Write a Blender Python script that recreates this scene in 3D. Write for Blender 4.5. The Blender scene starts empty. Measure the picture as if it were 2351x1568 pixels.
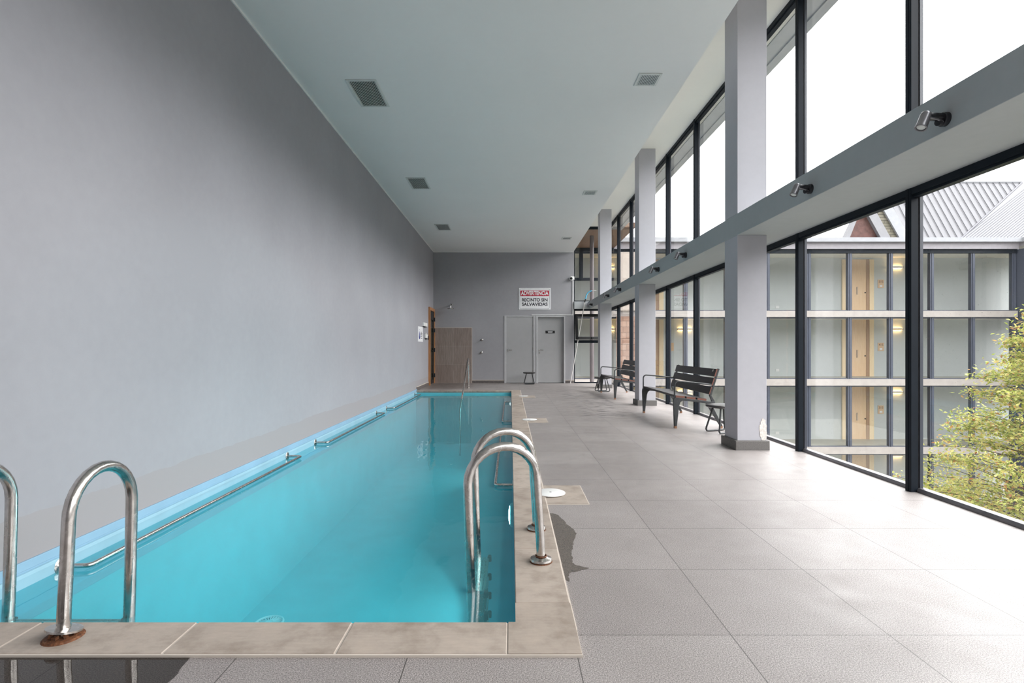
import bpy, bmesh, math, random
from mathutils import Vector, Matrix, Euler
random.seed(7)
PI = math.pi
sc = bpy.context.scene
COL = sc.collection

# ------------------------------------------------------------------ helpers
class MB:
    """collects primitive shapes; build() links them as ONE mesh object"""
    def __init__(s):
        s.v = []; s.f = []; s.mi = []; s.cur = 0
    def add(s, vs, fs):
        o = len(s.v); s.v += [tuple(p) for p in vs]
        for f in fs:
            s.f.append([i + o for i in f]); s.mi.append(s.cur)
        return s
    def box(s, x0, x1, y0, y1, z0, z1):
        if x0 > x1: x0, x1 = x1, x0
        if y0 > y1: y0, y1 = y1, y0
        if z0 > z1: z0, z1 = z1, z0
        vs = [(x0,y0,z0),(x1,y0,z0),(x1,y1,z0),(x0,y1,z0),(x0,y0,z1),(x1,y0,z1),(x1,y1,z1),(x0,y1,z1)]
        return s.add(vs, [(0,3,2,1),(4,5,6,7),(0,1,5,4),(1,2,6,5),(2,3,7,6),(3,0,4,7)])
    def cbox(s, x0, x1, y0, y1, z0, z1, c):
        """box with its four vertical edges and the top edge chamfered"""
        p = [(x0+c,y0),(x1-c,y0),(x1,y0+c),(x1,y1-c),(x1-c,y1),(x0+c,y1),(x0,y1-c),(x0,y0+c)]
        q = [(min(max(a,x0+c),x1-c), min(max(b,y0+c),y1-c)) for a, b in p]
        n = 8
        vs = [(a,b,z0) for a,b in p] + [(a,b,z1-c) for a,b in p]
        vs += [(x0+c,y0+c,z1),(x1-c,y0+c,z1),(x1-c,y1-c,z1),(x0+c,y1-c,z1)]
        fs = [tuple(range(n-1,-1,-1))]
        for i in range(n):
            j = (i+1) % n; fs.append((i,j,j+n,i+n))
        t = 2*n
        m = [0,1,1,2,2,3,3,0]
        for i in range(n):
            j = (i+1) % n
            if m[i] == m[j]: fs.append((i+n, j+n, t+m[i]))
            else: fs.append((i+n, j+n, t+m[j], t+m[i]))
        fs.append((t,t+1,t+2,t+3))
        return s.add(vs, fs)
    def tbox(s, mat, sx, sy, sz):
        a = len(s.v); s.box(-sx/2, sx/2, -sy/2, sy/2, -sz/2, sz/2)
        for i in range(a, len(s.v)): s.v[i] = tuple(mat @ Vector(s.v[i]))
        return s
    def prism(s, poly, axis, a, b):
        n = len(poly)
        def P(u, w, t):
            return (t,u,w) if axis == 'x' else (u,t,w) if axis == 'y' else (u,w,t)
        vs = [P(u,w,a) for u,w in poly] + [P(u,w,b) for u,w in poly]
        fs = [tuple(range(n-1,-1,-1)), tuple(range(n,2*n))]
        for i in range(n):
            j = (i+1) % n; fs.append((i,j,j+n,i+n))
        return s.add(vs, fs)
    def cyl(s, p0, p1, r, n=16, r2=None, cap=True):
        p0 = Vector(p0); p1 = Vector(p1); r2 = r if r2 is None else r2
        d = (p1-p0).normalized(); u = d.orthogonal().normalized(); w = d.cross(u)
        vs = []
        for p, q in ((p0,r),(p1,r2)):
            for i in range(n):
                t = 2*PI*i/n; vs.append(p + (u*math.cos(t)+w*math.sin(t))*q)
        fs = [(i,(i+1)%n,(i+1)%n+n,i+n) for i in range(n)]
        if cap: fs += [tuple(range(n-1,-1,-1)), tuple(range(n,2*n))]
        return s.add(vs, fs)
    def tube(s, pts, r, n=12, closed=False):
        pts = [Vector(p) for p in pts]; m = len(pts)
        rs = r if isinstance(r, (list, tuple)) else [r]*m
        up = None; rings = []
        for i in range(m):
            a = pts[i-1] if (i > 0 or closed) else pts[i]
            b = pts[(i+1) % m] if (i < m-1 or closed) else pts[i]
            d = (b-a).normalized()
            if up is None: up = d.orthogonal().normalized()
            up = (up - d*up.dot(d)).normalized(); w = d.cross(up)
            rings.append([pts[i] + (up*math.cos(2*PI*k/n)+w*math.sin(2*PI*k/n))*rs[i] for k in range(n)])
        vs = [p for ring in rings for p in ring]; fs = []
        for i in range(m if closed else m-1):
            j = (i+1) % m
            for k in range(n):
                l = (k+1) % n; fs.append((i*n+k, i*n+l, j*n+l, j*n+k))
        if not closed: fs += [tuple(range(n-1,-1,-1)), tuple((m-1)*n+k for k in range(n))]
        return s.add(vs, fs)
    def lathe(s, prof, c, axis=(0,0,1), n=24):
        """prof: (radius, height) pairs along axis from c"""
        c = Vector(c); d = Vector(axis).normalized(); u = d.orthogonal().normalized(); w = d.cross(u)
        vs = []; fs = []; m = len(prof)
        for r, h in prof:
            for i in range(n):
                t = 2*PI*i/n; vs.append(c + d*h + (u*math.cos(t)+w*math.sin(t))*max(r, 1e-5))
        for j in range(m-1):
            for i in range(n):
                k = (i+1) % n; fs.append((j*n+i, j*n+k, (j+1)*n+k, (j+1)*n+i))
        fs += [tuple(range(n-1,-1,-1)), tuple((m-1)*n+i for i in range(n))]
        return s.add(vs, fs)
    def build(s, name, mats, parent=None, smooth=None, origin=None, bevel=0):
        me = bpy.data.meshes.new(name)
        vs = s.v if origin is None else [(a-origin[0], b-origin[1], c-origin[2]) for a,b,c in s.v]
        me.from_pydata(vs, [], s.f)
        if not isinstance(mats, (list, tuple)): mats = [mats]
        for m in mats: me.materials.append(m)
        me.polygons.foreach_set('material_index', s.mi)
        bm = bmesh.new(); bm.from_mesh(me)
        bmesh.ops.recalc_face_normals(bm, faces=bm.faces)
        bm.to_mesh(me); bm.free()
        if smooth is not None:
            me.shade_smooth(); me.set_sharp_from_angle(angle=math.radians(smooth))
        me.update()
        o = bpy.data.objects.new(name, me); COL.objects.link(o)
        if parent is not None: o.parent = parent
        if bevel:
            bv = o.modifiers.new('bevel', 'BEVEL'); bv.width = bevel; bv.segments = 2
            bv.limit_method = 'ANGLE'; bv.angle_limit = math.radians(40)
        return o

def tag(o, label, cat, group=None, kind=None):
    o['label'] = label; o['category'] = cat
    if group: o['group'] = group
    if kind: o['kind'] = kind
    return o
def struct(o, label, cat, group=None): return tag(o, label, cat, group, 'structure')
def thing(name, loc, label, cat, group=None, rot=(0,0,0), kind=None):
    o = bpy.data.objects.new(name, None); COL.objects.link(o)
    o.location = loc; o.rotation_euler = rot; o.empty_display_size = .1
    return tag(o, label, cat, group, kind)
def kids(o): return [c for c in bpy.data.objects if c.parent == o]
def dup(root, loc, label, rot=None):
    def cp(o, parent):
        c = o.copy(); COL.objects.link(c)
        if parent is not None: c.parent = parent
        for k in kids(o): cp(k, c)
        return c
    r = cp(root, None); r.location = loc; r['label'] = label
    if rot is not None: r.rotation_euler = rot
    return r
def text_mesh(name, body, size, mat, parent, mtx, bold=0.0, extrude=.0008, width=None):
    cu = bpy.data.curves.new(name, 'FONT'); cu.body = body; cu.size = size
    cu.align_x = 'CENTER'; cu.align_y = 'CENTER'; cu.extrude = extrude; cu.offset = bold
    tmp = bpy.data.objects.new(name+'_t', cu); COL.objects.link(tmp)
    dg = bpy.context.evaluated_depsgraph_get(); dg.update()
    me = bpy.data.meshes.new_from_object(tmp.evaluated_get(dg))
    bpy.data.objects.remove(tmp); bpy.data.curves.remove(cu)
    xs = [v.co.x for v in me.vertices]
    if width:
        k = width/(max(xs)-min(xs)); mtx = mtx @ Matrix.Diagonal((k,1,1,1))
    me.transform(mtx); me.materials.clear(); me.materials.append(mat); me.name = name
    o = bpy.data.objects.new(name, me); COL.objects.link(o); o.parent = parent
    return o

# ------------------------------------------------------------------ materials
def srgb(r, g, b):
    f = lambda c: (c/255/12.92) if c/255 <= .04045 else ((c/255+.055)/1.055)**2.4
    return (f(r), f(g), f(b), 1)
class NT:
    def __init__(s, name):
        s.m = bpy.data.materials.new(name); s.m.use_nodes = True
        s.t = s.m.node_tree; s.t.nodes.clear()
        s.out = s.n('ShaderNodeOutputMaterial')
    def n(s, typ, **kw):
        nd = s.t.nodes.new(typ)
        for k, v in kw.items():
            if k.startswith('i_'):
                key = k[2:]; key = int(key) if key.isdigit() else key.replace('_', ' ')
                nd.inputs[key].default_value = v
            else: setattr(nd, k, v)
        return nd
    def l(s, a, b): s.t.links.new(a, b)
    def coord(s, what='Object'):
        return s.n('ShaderNodeTexCoord').outputs[what]
    def noise(s, vec, scale, detail=4, rough=.55):
        nd = s.n('ShaderNodeTexNoise', i_Scale=scale, i_Detail=detail, i_Roughness=rough)
        s.l(vec, nd.inputs['Vector']); return nd.outputs['Fac']
    def ramp(s, fac, stops):
        nd = s.n('ShaderNodeValToRGB'); e = nd.color_ramp.elements
        while len(e) < len(stops): e.new(.5)
        for i, (p, c) in enumerate(stops):
            e[i].position = p; e[i].color = c if len(c) == 4 else (*c, 1)
        s.l(fac, nd.inputs['Fac']); return nd.outputs['Color']
    def math(s, op, a, b=None, c=None, clamp=False):
        nd = s.n('ShaderNodeMath', operation=op, use_clamp=clamp)
        for i, x in enumerate((a, b, c)):
            if x is None: continue
            if isinstance(x, (int, float)): nd.inputs[i].default_value = x
            else: s.l(x, nd.inputs[i])
        return nd.outputs[0]
    def mix(s, fac, a, b, blend='MIX'):
        nd = s.n('ShaderNodeMix', data_type='RGBA', blend_type=blend)
        for k, x in ((0, fac), (6, a), (7, b)):
            if isinstance(x, (int, float)): nd.inputs[k].default_value = x
            elif isinstance(x, tuple): nd.inputs[k].default_value = x
            else: s.l(x, nd.inputs[k])
        return nd.outputs[2]
    def schlick(s, f0, normal=None, scale=1.0):
        lw = s.n('ShaderNodeLayerWeight', i_Blend=.5)
        if normal is not None: s.l(normal, lw.inputs['Normal'])
        p = s.math('POWER', lw.outputs['Facing'], 5.0)
        return s.math('MULTIPLY', s.math('ADD', s.math('MULTIPLY', p, 1-f0), f0), scale)
    def bump(s, h, strength=.2, dist=.01):
        nd = s.n('ShaderNodeBump', i_Strength=strength, i_Distance=dist)
        s.l(h, nd.inputs['Height']); return nd.outputs['Normal']
    def bsdf(s, color, rough=.5, metal=0, normal=None, spec=.5, **kw):
        b = s.n('ShaderNodeBsdfPrincipled')
        for k, x in (('Base Color', color), ('Roughness', rough), ('Metallic', metal), ('Normal', normal), ('Specular IOR Level', spec)):
            if x is None: continue
            if isinstance(x, (int, float, tuple)): b.inputs[k].default_value = x
            else: s.l(x, b.inputs[k])
        for k, x in kw.items(): b.inputs[k.replace('_', ' ')].default_value = x
        s.l(b.outputs[0], s.out.inputs['Surface']); return b
def plain(name, col, rough=.5, metal=0, var=.06, scale=6, bump=0, bscale=120, spec=.5):
    """painted / metal surface with slight tonal variation"""
    t = NT(name); c = t.coord()
    f = t.noise(c, scale)
    lo = tuple(x*(1-var) for x in col[:3]) + (1,); hi = tuple(min(1, x*(1+var)) for x in col[:3]) + (1,)
    color = t.ramp(f, [(.3, lo), (.7, hi)])
    nm = t.bump(t.noise(c, bscale, 3), bump, .004) if bump else None
    t.bsdf(color, rough, metal, nm, spec); return t.m
def emis(name, col, strength):
    t = NT(name); e = t.n('ShaderNodeEmission', i_Color=col, i_Strength=strength)
    t.l(e.outputs[0], t.out.inputs['Surface']); return t.m

def m_floor():
    t = NT('granite_floor'); c = t.coord()
    mp = t.n('ShaderNodeMapping'); t.l(c, mp.inputs['Vector'])
    mp.inputs['Location'].default_value = (-.235+.595*10, -2.016+.595*10, 0)
    br = t.n('ShaderNodeTexBrick', offset=0, i_Scale=1, i_Mortar_Size=.002, i_Mortar_Smooth=.1, i_Bias=0, i_Brick_Width=.595, i_Row_Height=.595)
    br.inputs['Color1'].default_value = (0,0,0,1); br.inputs['Color2'].default_value = (1,1,1,1)
    t.l(mp.outputs[0], br.inputs['Vector'])
    tile = t.ramp(br.outputs['Color'], [(0, (.25,.226,.218)), (1, (.285,.26,.25))])
    sp = t.noise(c, 230, 5, .8)
    base = t.mix(.9, tile, t.ramp(sp, [(.36, (.12,.12,.12)), (.5, (1,1,1)), (.62, (2.0,2.0,2.0))]), 'MULTIPLY')
    big = t.noise(c, 1.6, 5, .6)
    base = t.mix(.55, base, t.ramp(big, [(.3, (.82,.8,.79)), (.7, (1.1,1.1,1.1))]), 'MULTIPLY')
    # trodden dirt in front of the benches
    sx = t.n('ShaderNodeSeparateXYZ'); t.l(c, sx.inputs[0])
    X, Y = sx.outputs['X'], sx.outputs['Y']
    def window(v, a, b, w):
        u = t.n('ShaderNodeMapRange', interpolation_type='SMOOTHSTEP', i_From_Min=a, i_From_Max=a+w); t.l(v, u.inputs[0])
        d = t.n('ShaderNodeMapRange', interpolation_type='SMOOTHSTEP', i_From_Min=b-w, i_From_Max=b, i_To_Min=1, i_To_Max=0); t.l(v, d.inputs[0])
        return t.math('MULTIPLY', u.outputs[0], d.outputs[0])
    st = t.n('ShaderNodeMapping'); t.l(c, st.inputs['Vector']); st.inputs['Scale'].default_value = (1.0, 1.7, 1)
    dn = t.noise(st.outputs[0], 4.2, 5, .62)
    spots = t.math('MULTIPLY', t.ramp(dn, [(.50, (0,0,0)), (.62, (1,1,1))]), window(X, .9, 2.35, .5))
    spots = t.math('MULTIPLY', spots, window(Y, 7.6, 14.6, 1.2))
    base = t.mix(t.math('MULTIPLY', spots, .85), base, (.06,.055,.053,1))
    # wet brown shower corner
    wet = t.math('MULTIPLY', window(X, -2.6, -.9, .5), window(Y, 14.0, 17.5, .4))
    wet = t.math('MULTIPLY', wet, .6)
    base = t.mix(wet, base, (.1,.075,.062,1))
    col = t.mix(br.outputs['Fac'], base, (.085,.077,.073,1))
    h = t.math('SUBTRACT', t.noise(c, 300, 4, .7), t.math('MULTIPLY', br.outputs['Fac'], 2.5))
    rough = t.n('ShaderNodeMapRange', i_From_Min=.3, i_From_Max=.7, i_To_Min=.36, i_To_Max=.52); t.l(t.noise(c, 5, 4), rough.inputs[0])
    t.bsdf(col, rough.outputs[0], 0, t.bump(h, .16, .003), .55); return t.m
def m_coping():
    t = NT('beige_coping_stone'); c = t.coord()
    g = t.n('ShaderNodeNewGeometry')
    isl = t.ramp(g.outputs['Random Per Island'], [(0, (.34,.285,.24)), (1, (.44,.375,.32))])
    n1 = t.noise(c, 7, 6, .62)
    col = t.mix(.9, isl, t.ramp(n1, [(.28, (.62,.58,.54)), (.52, (1,1,1)), (.75, (1.16,1.14,1.12))]), 'MULTIPLY')
    st = t.n('ShaderNodeMapping'); t.l(c, st.inputs['Vector']); st.inputs['Scale'].default_value = (5, 24, 5)
    col = t.mix(.35, col, t.ramp(t.noise(st.outputs[0], 3, 4), [(.3, (.8,.8,.8)), (.7, (1.1,1.1,1.1))]), 'MULTIPLY')
    t.bsdf(col, .5, 0, t.bump(t.noise(c, 60, 4), .15, .003), .45); return t.m
def m_wall(name, col, band=None, var=.05):
    t = NT(name); c = t.coord()
    f = t.noise(c, .9, 4, .5); f2 = t.noise(c, 14, 4, .6)
    lo = tuple(x*(1-var) for x in col[:3]); hi = tuple(x*(1+var) for x in col[:3])
    k = t.ramp(t.math('ADD', t.math('MULTIPLY', f, .7), t.math('MULTIPLY', f2, .3)), [(.35, lo), (.65, hi)])
    if band is not None:
        # strip above the pool repainted in a slightly warmer grey, with an uneven upper edge
        sx = t.n('ShaderNodeSeparateXYZ'); t.l(c, sx.inputs[0])
        z = t.math('ADD', sx.outputs['Z'], t.math('MULTIPLY', t.noise(c, 1.4, 5, .7), .10))
        m = t.math('LESS_THAN', z, band)
        k = t.mix(m, k, tuple(x*y for x, y in zip(col[:3], (.97,.93,.89))) + (1,))
    t.bsdf(k, .75, 0, t.bump(t.noise(c, 160, 3), .06, .003), .25); return t.m
def m_liner(name, col):
    t = NT(name); c = t.coord()
    k = t.ramp(t.noise(c, 3, 4), [(.3, tuple(x*.93 for x in col[:3])), (.7, tuple(x*1.06 for x in col[:3]))])
    t.bsdf(k, .4, 0, t.bump(t.noise(c, 9, 3), .1, .01), .4); return t.m
def m_water():
    """slightly cloudy pool water: mirror by Fresnel, the rest part clear, part scattering"""
    t = NT('pool_water'); c = t.coord()
    mp = t.n('ShaderNodeMapping'); t.l(c, mp.inputs['Vector']); mp.inputs['Scale'].default_value = (1.0, .75, 1)
    w = t.math('ADD', t.math('MULTIPLY', t.noise(mp.outputs[0], 1.6, 3, .5), 1.0), t.math('MULTIPLY', t.noise(mp.outputs[0], 7, 2, .5), .10))
    nm = t.bump(w, .10, .06)
    tr = t.n('ShaderNodeBsdfTransparent', i_Color=(.45,.88,.93,1))
    df = t.n('ShaderNodeBsdfDiffuse', i_Color=(.16,.63,.69,1))
    tl = t.n('ShaderNodeBsdfTranslucent', i_Color=(.15,.75,.85,1))
    gl = t.n('ShaderNodeBsdfGlossy', i_Roughness=.03, i_Color=(1,1,1,1)); t.l(nm, gl.inputs['Normal'])
    m0 = t.n('ShaderNodeMixShader', i_Fac=.25); t.l(df.outputs[0], m0.inputs[1]); t.l(tl.outputs[0], m0.inputs[2])
    m1 = t.n('ShaderNodeMixShader', i_Fac=.27); t.l(tr.outputs[0], m1.inputs[1]); t.l(m0.outputs[0], m1.inputs[2])
    m2 = t.n('ShaderNodeMixShader'); t.l(t.schlick(.02, nm, .85), m2.inputs[0]); t.l(m1.outputs[0], m2.inputs[1]); t.l(gl.outputs[0], m2.inputs[2])
    t.l(m2.outputs[0], t.out.inputs['Surface']); return t.m
def m_glass(name, tint=(.97,.98,.98,1), f0=.045, dust=0.0):
    t = NT(name)
    tr = t.n('ShaderNodeBsdfTransparent', i_Color=tint)
    gl = t.n('ShaderNodeBsdfGlossy', i_Roughness=0.0, i_Color=(1,1,1,1))
    m = t.n('ShaderNodeMixShader'); t.l(t.schlick(f0, None, .6), m.inputs[0]); t.l(tr.outputs[0], m.inputs[1]); t.l(gl.outputs[0], m.inputs[2])
    last = m
    if dust:
        df = t.n('ShaderNodeBsdfDiffuse', i_Color=(.8,.8,.8,1)); c = t.coord()
        k = t.ramp(t.noise(c, 130, 2, .5), [(.70, (0,0,0)), (.74, (1,1,1))])
        fm = t.math('MULTIPLY', k, dust)
        m3 = t.n('ShaderNodeMixShader'); t.l(fm, m3.inputs[0]); t.l(m.outputs[0], m3.inputs[1]); t.l(df.outputs[0], m3.inputs[2]); last = m3
    t.l(last.outputs[0], t.out.inputs['Surface']); return t.m
def m_steel(name='brushed_stainless_steel', rough=.2):
    t = NT(name); c = t.coord()
    k = t.ramp(t.noise(c, 30, 5, .65), [(.3, (.46,.43,.40)), (.7, (.66,.63,.60))])
    r = t.n('ShaderNodeMapRange', i_From_Min=.3, i_From_Max=.7, i_To_Min=rough-.06, i_To_Max=rough+.1); t.l(t.noise(c, 45, 4), r.inputs[0])
    t.bsdf(k, r.outputs[0], 1.0); return t.m
def m_rust():
    t = NT('rusty_metal'); c = t.coord()
    k = t.ramp(t.noise(c, 70, 5, .7), [(.3, (.035,.018,.012)), (.55, (.17,.06,.022)), (.75, (.32,.20,.12))])
    t.bsdf(k, .75, .2, t.bump(t.noise(c, 120, 4), .5, .004)); return t.m
def m_tile():
    t = NT('brown_shower_tile'); c = t.coord()
    mp = t.n('ShaderNodeMapping'); t.l(c, mp.inputs['Vector'])
    mp.inputs['Location'].default_value = (2.33+.01, .01, 0); mp.inputs['Rotation'].default_value = (-PI/2, 0, 0)
    sx = t.n('ShaderNodeSeparateXYZ'); t.l(c, sx.inputs[0])
    cb = t.n('ShaderNodeCombineXYZ'); t.l(t.math('ADD', sx.outputs['X'], 2.33+5.80), cb.inputs[0]); t.l(t.math('ADD', sx.outputs['Z'], 5.70), cb.inputs[1])
    br = t.n('ShaderNodeTexBrick', offset=0, i_Scale=1, i_Mortar_Size=.003, i_Mortar_Smooth=.1, i_Brick_Width=.58, i_Row_Height=.57)
    br.inputs['Color1'].default_value = (.27,.215,.19,1); br.inputs['Color2'].default_value = (.32,.265,.235,1); br.inputs['Mortar'].default_value = (.40,.35,.31,1)
    t.l(cb.outputs[0], br.inputs['Vector'])
    st = t.n('ShaderNodeMapping'); t.l(c, st.inputs['Vector']); st.inputs['Scale'].default_value = (16, 1, 1.2)
    k = t.mix(.9, br.outputs['Color'], t.ramp(t.noise(st.outputs[0], 3, 6, .7), [(.3, (.66,.64,.62)), (.7, (1.25,1.25,1.25))]), 'MULTIPLY')
    t.bsdf(k, .4); return t.m
def m_wood(name, a, b, axis=2, sc_=1.0, rough=.45):
    t = NT(name); c = t.coord()
    st = t.n('ShaderNodeMapping'); t.l(c, st.inputs['Vector'])
    s = [14*sc_]*3; s[axis] = 1.1*sc_; st.inputs['Scale'].default_value = s
    k = t.ramp(t.noise(st.outputs[0], 2.2, 6, .65), [(.3, a), (.7, b)])
    t.bsdf(k, rough); return t.m
def m_leaf():
    t = NT('autumn_leaves'); g = t.n('ShaderNodeNewGeometry')
    k = t.ramp(g.outputs['Random Per Island'], [(0, srgb(128,142,66)), (.3, srgb(172,182,92)), (.55, srgb(206,206,122)), (.8, srgb(222,214,140)), (.94, srgb(196,156,92)), (1, srgb(180,116,76))])
    df = t.n('ShaderNodeBsdfPrincipled', i_Roughness=.5); t.l(k, df.inputs['Base Color'])
    tl = t.n('ShaderNodeBsdfTranslucent'); t.l(k, tl.inputs[0])
    m = t.n('ShaderNodeMixShader', i_Fac=.5); t.l(df.outputs[0], m.inputs[1]); t.l(tl.outputs[0], m.inputs[2])
    t.l(m.outputs[0], t.out.inputs['Surface']); return t.m
def m_wet():
    t = NT('wet_granite'); c = t.coord()
    sp = t.noise(c, 260, 3, .7)
    k = t.ramp(sp, [(.34, (.05,.042,.036)), (.66, (.17,.145,.125))])
    t.bsdf(k, .22, 0, t.bump(t.noise(c, 40, 3), .04, .004), .6); return t.m
def m_film():
    t = NT('water_film'); c = t.coord()
    tr = t.n('ShaderNodeBsdfTransparent', i_Color=(.42,.40,.38,1))
    gl = t.n('ShaderNodeBsdfGlossy', i_Roughness=.02, i_Color=(1,1,1,1))
    nm = t.bump(t.noise(c, 8, 2), .03, .01); t.l(nm, gl.inputs['Normal'])
    m = t.n('ShaderNodeMixShader'); t.l(t.schlick(.03, nm), m.inputs[0]); t.l(tr.outputs[0], m.inputs[1]); t.l(gl.outputs[0], m.inputs[2])
    t.l(m.outputs[0], t.out.inputs['Surface']); return t.m
def m_shingle(name, a, b, w, h, gap):
    t = NT(name); c = t.coord(); sx = t.n('ShaderNodeSeparateXYZ'); t.l(c, sx.inputs[0])
    cb = t.n('ShaderNodeCombineXYZ'); t.l(t.math('ADD', sx.outputs['X'], 20), cb.inputs[0]); t.l(t.math('ADD', sx.outputs['Z'], 20), cb.inputs[1])
    br = t.n('ShaderNodeTexBrick', i_Scale=1, i_Mortar_Size=gap, i_Brick_Width=w, i_Row_Height=h)
    br.inputs['Color1'].default_value = a; br.inputs['Color2'].default_value = b; br.inputs['Mortar'].default_value = tuple(x*.35 for x in a[:3]) + (1,)
    t.l(cb.outputs[0], br.inputs['Vector']); t.bsdf(br.outputs['Color'], .7); return t.m

M = dict(
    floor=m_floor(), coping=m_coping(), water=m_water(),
    wall=m_wall('grey_wall_paint', (.36,.357,.375,1)),
    wall_l=m_wall('grey_pool_wall_paint', (.335,.332,.355,1), band=.31),
    column=m_wall('pale_grey_column_paint', (.47,.465,.50,1)),
    beam=m_wall('blue_grey_beam_paint', (.40,.42,.43,1)),
    ceil=m_wall('white_ceiling_paint', (.82,.82,.81,1), var=.015),
    ceil_hi=m_wall('warm_white_ceiling_paint', (.80,.79,.76,1), var=.015),
    white=plain('white_paint', (.8,.8,.79,1), .5), plastic=plain('white_plastic', (.82,.82,.8,1), .35),
    grout=plain('pale_grout', (.55,.49,.43,1), .8),
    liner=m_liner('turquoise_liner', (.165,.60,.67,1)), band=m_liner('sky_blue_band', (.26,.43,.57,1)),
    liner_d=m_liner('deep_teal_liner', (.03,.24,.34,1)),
    frame=plain('anthracite_window_frame', (.009,.013,.019,1), .5, 0, .1, spec=.15),
    gasket=plain('black_gasket', (.01,.01,.012,1), .6), bead=plain('light_alloy_bead', (.05,.055,.07,1), .4),
    glass=m_glass('window_glass', dust=.35), glass_f=m_glass('facade_glass', tint=(.96,.965,.965,1), f0=.06),
    base=plain('grey_stone_plinth', (.14,.132,.125,1), .7, 0, .3, 140, .4, 120), skirt=plain('dark_tile_skirting', (.12,.105,.1,1), .5, 0, .25, 20),
    steel=m_steel(), chrome=m_steel('chrome', .08), rust=m_rust(),
    black=plain('black_rubber', (.012,.012,.013,1), .5), bench_m=plain('charcoal_bench_metal', (.055,.058,.06,1), .45, .3, .15, 20),
    slat=m_wood('dark_composite_slat', (.018,.016,.017), (.04,.036,.036), 1), slat_end=plain('red_brown_slat_end', (.17,.065,.045,1), .6),
    copper=plain('worn_copper_foot', (.30,.15,.08,1), .5), stool=plain('dark_stool_plastic', (.04,.037,.036,1), .3, 0, .3, 40),
    door=plain('grey_door_paint', (.41,.41,.415,1), .5, 0, .03), doorframe=plain('grey_door_frame_paint', (.50,.50,.51,1), .45),
    red=plain('red_sign_paint', (.52,.012,.04,1), .45), ink=plain('dark_sign_ink', (.02,.02,.028,1), .5), blue=plain('blue_sign_paint', (.03,.05,.25,1), .5),
    signw=plain('white_sign_board', (.86,.86,.87,1), .4), tile=m_tile(),
    wood_c=m_wood('orange_door_casing', (.36,.15,.055), (.5,.24,.1)), wood_l=m_wood('light_maple_casing', (.90,.68,.40), (.96,.78,.52)),
    wood_d=m_wood('honey_door_leaf', (.84,.56,.32), (.92,.67,.42)), wood_r=m_wood('brown_soffit_boards', (.16,.085,.05), (.26,.15,.09), 1),
    dglass=m_glass('dark_door_glass', tint=(.45,.52,.48,1), f0=.08), spot=plain('grey_spotlight_metal', (.16,.16,.175,1), .35, .5), spot_d=plain('dark_spotlight_metal', (.03,.03,.035,1), .4, .3),
    lens=plain('clear_lamp_lens', (.6,.62,.6,1), .1), vent=plain('grey_vent_paint', (.64,.66,.64,1), .5), dark=plain('dark_duct', (.008,.009,.009,1), .9),
    wet=m_wet(), film=m_film(), tan=m_wood('tan_number_plate', (.74,.50,.30), (.80,.57,.36)), hose=plain('light_blue_hose', (.1,.5,.75,1), .35),
    pole=plain('white_aluminium_pole', (.7,.68,.66,1), .35, .2),
    slab=plain('pale_render_band', (.41,.375,.35,1), .7, 0, .08, 4), corr=plain('pale_green_corridor_wall', (.60,.635,.63,1), .6, 0, .02), corr_c=plain('cream_corridor_ceiling', (.7,.67,.58,1), .7),
    corr_f=plain('corridor_floor', (.33,.32,.27,1), .5), fascia=plain('grey_metal_fascia', (.36,.34,.37,1), .5), gutter=plain('light_gutter', (.40,.41,.44,1), .4),
    roof=plain('pale_zinc_roof', (.135,.135,.147,1), .5, .1, .05, 2), seam=plain('dark_roof_seam', (.07,.07,.085,1), .5), seam_l=plain('grey_roof_seam', (.13,.13,.15,1), .5),
    gable=plain('rust_brown_gable', (.14,.065,.055,1), .7, 0, .3, 8), shing=m_shingle('green_grey_shingles', (.20,.185,.135,1), (.27,.245,.19,1), .5, .11, .012),
    shing_w=m_shingle('cedar_shingles', (.36,.21,.15,1), (.52,.34,.26,1), .26, .22, .006), pale=plain('pale_wall_panel', (.60,.52,.46,1), .7),
    post=plain('grey_brown_post', (.13,.11,.115,1), .45), mull=plain('blue_grey_mullion', (.065,.075,.105,1), .4), ground=plain('courtyard_paving', (.28,.28,.25,1), .9, 0, .3, 2),
    lamp_w=emis('warm_lamp', (1,.62,.24,1), 15), pool_lamp=emis('underwater_lamp', (.85,1,1,1), 10), leaf=m_leaf(), bark=plain('brown_bark', (.09,.06,.045,1), .9, 0, .3, 30),
)

# ------------------------------------------------------------------ room dimensions (metres, camera at x=y=0, deck at z=0)
XL, XR = -2.37, 3.08           # pool wall face, side glazing plane
YB, YR = 16.47, -4.0           # end wall face, wall behind the camera
ZC, ZU = 4.04, 4.82            # main ceiling, raised ceiling over the side glazing
XS = 1.94                      # step between the two ceilings
PX, PY0, PY1 = .024, 2.086, 13.44   # pool: right edge, near edge, far edge
WZ = -.08                      # water level
BX, BZ0, BZ1 = 2.41, 2.28, 2.51     # beam

# floor, one slab around the pool opening
b = MB(); b.box(.24, XR+.12, YR, YB, -.25, 0); b.box(XL, .24, YR, 1.88, -.25, 0); b.box(XL, .24, 13.64, YB+.25, -.25, 0); b.box(.24, XR-.02, YB, YB+.25, -.25, -.001)
struct(b.build('floor', M['floor']), 'speckled grey granite tile floor around the pool', 'floor')
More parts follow.
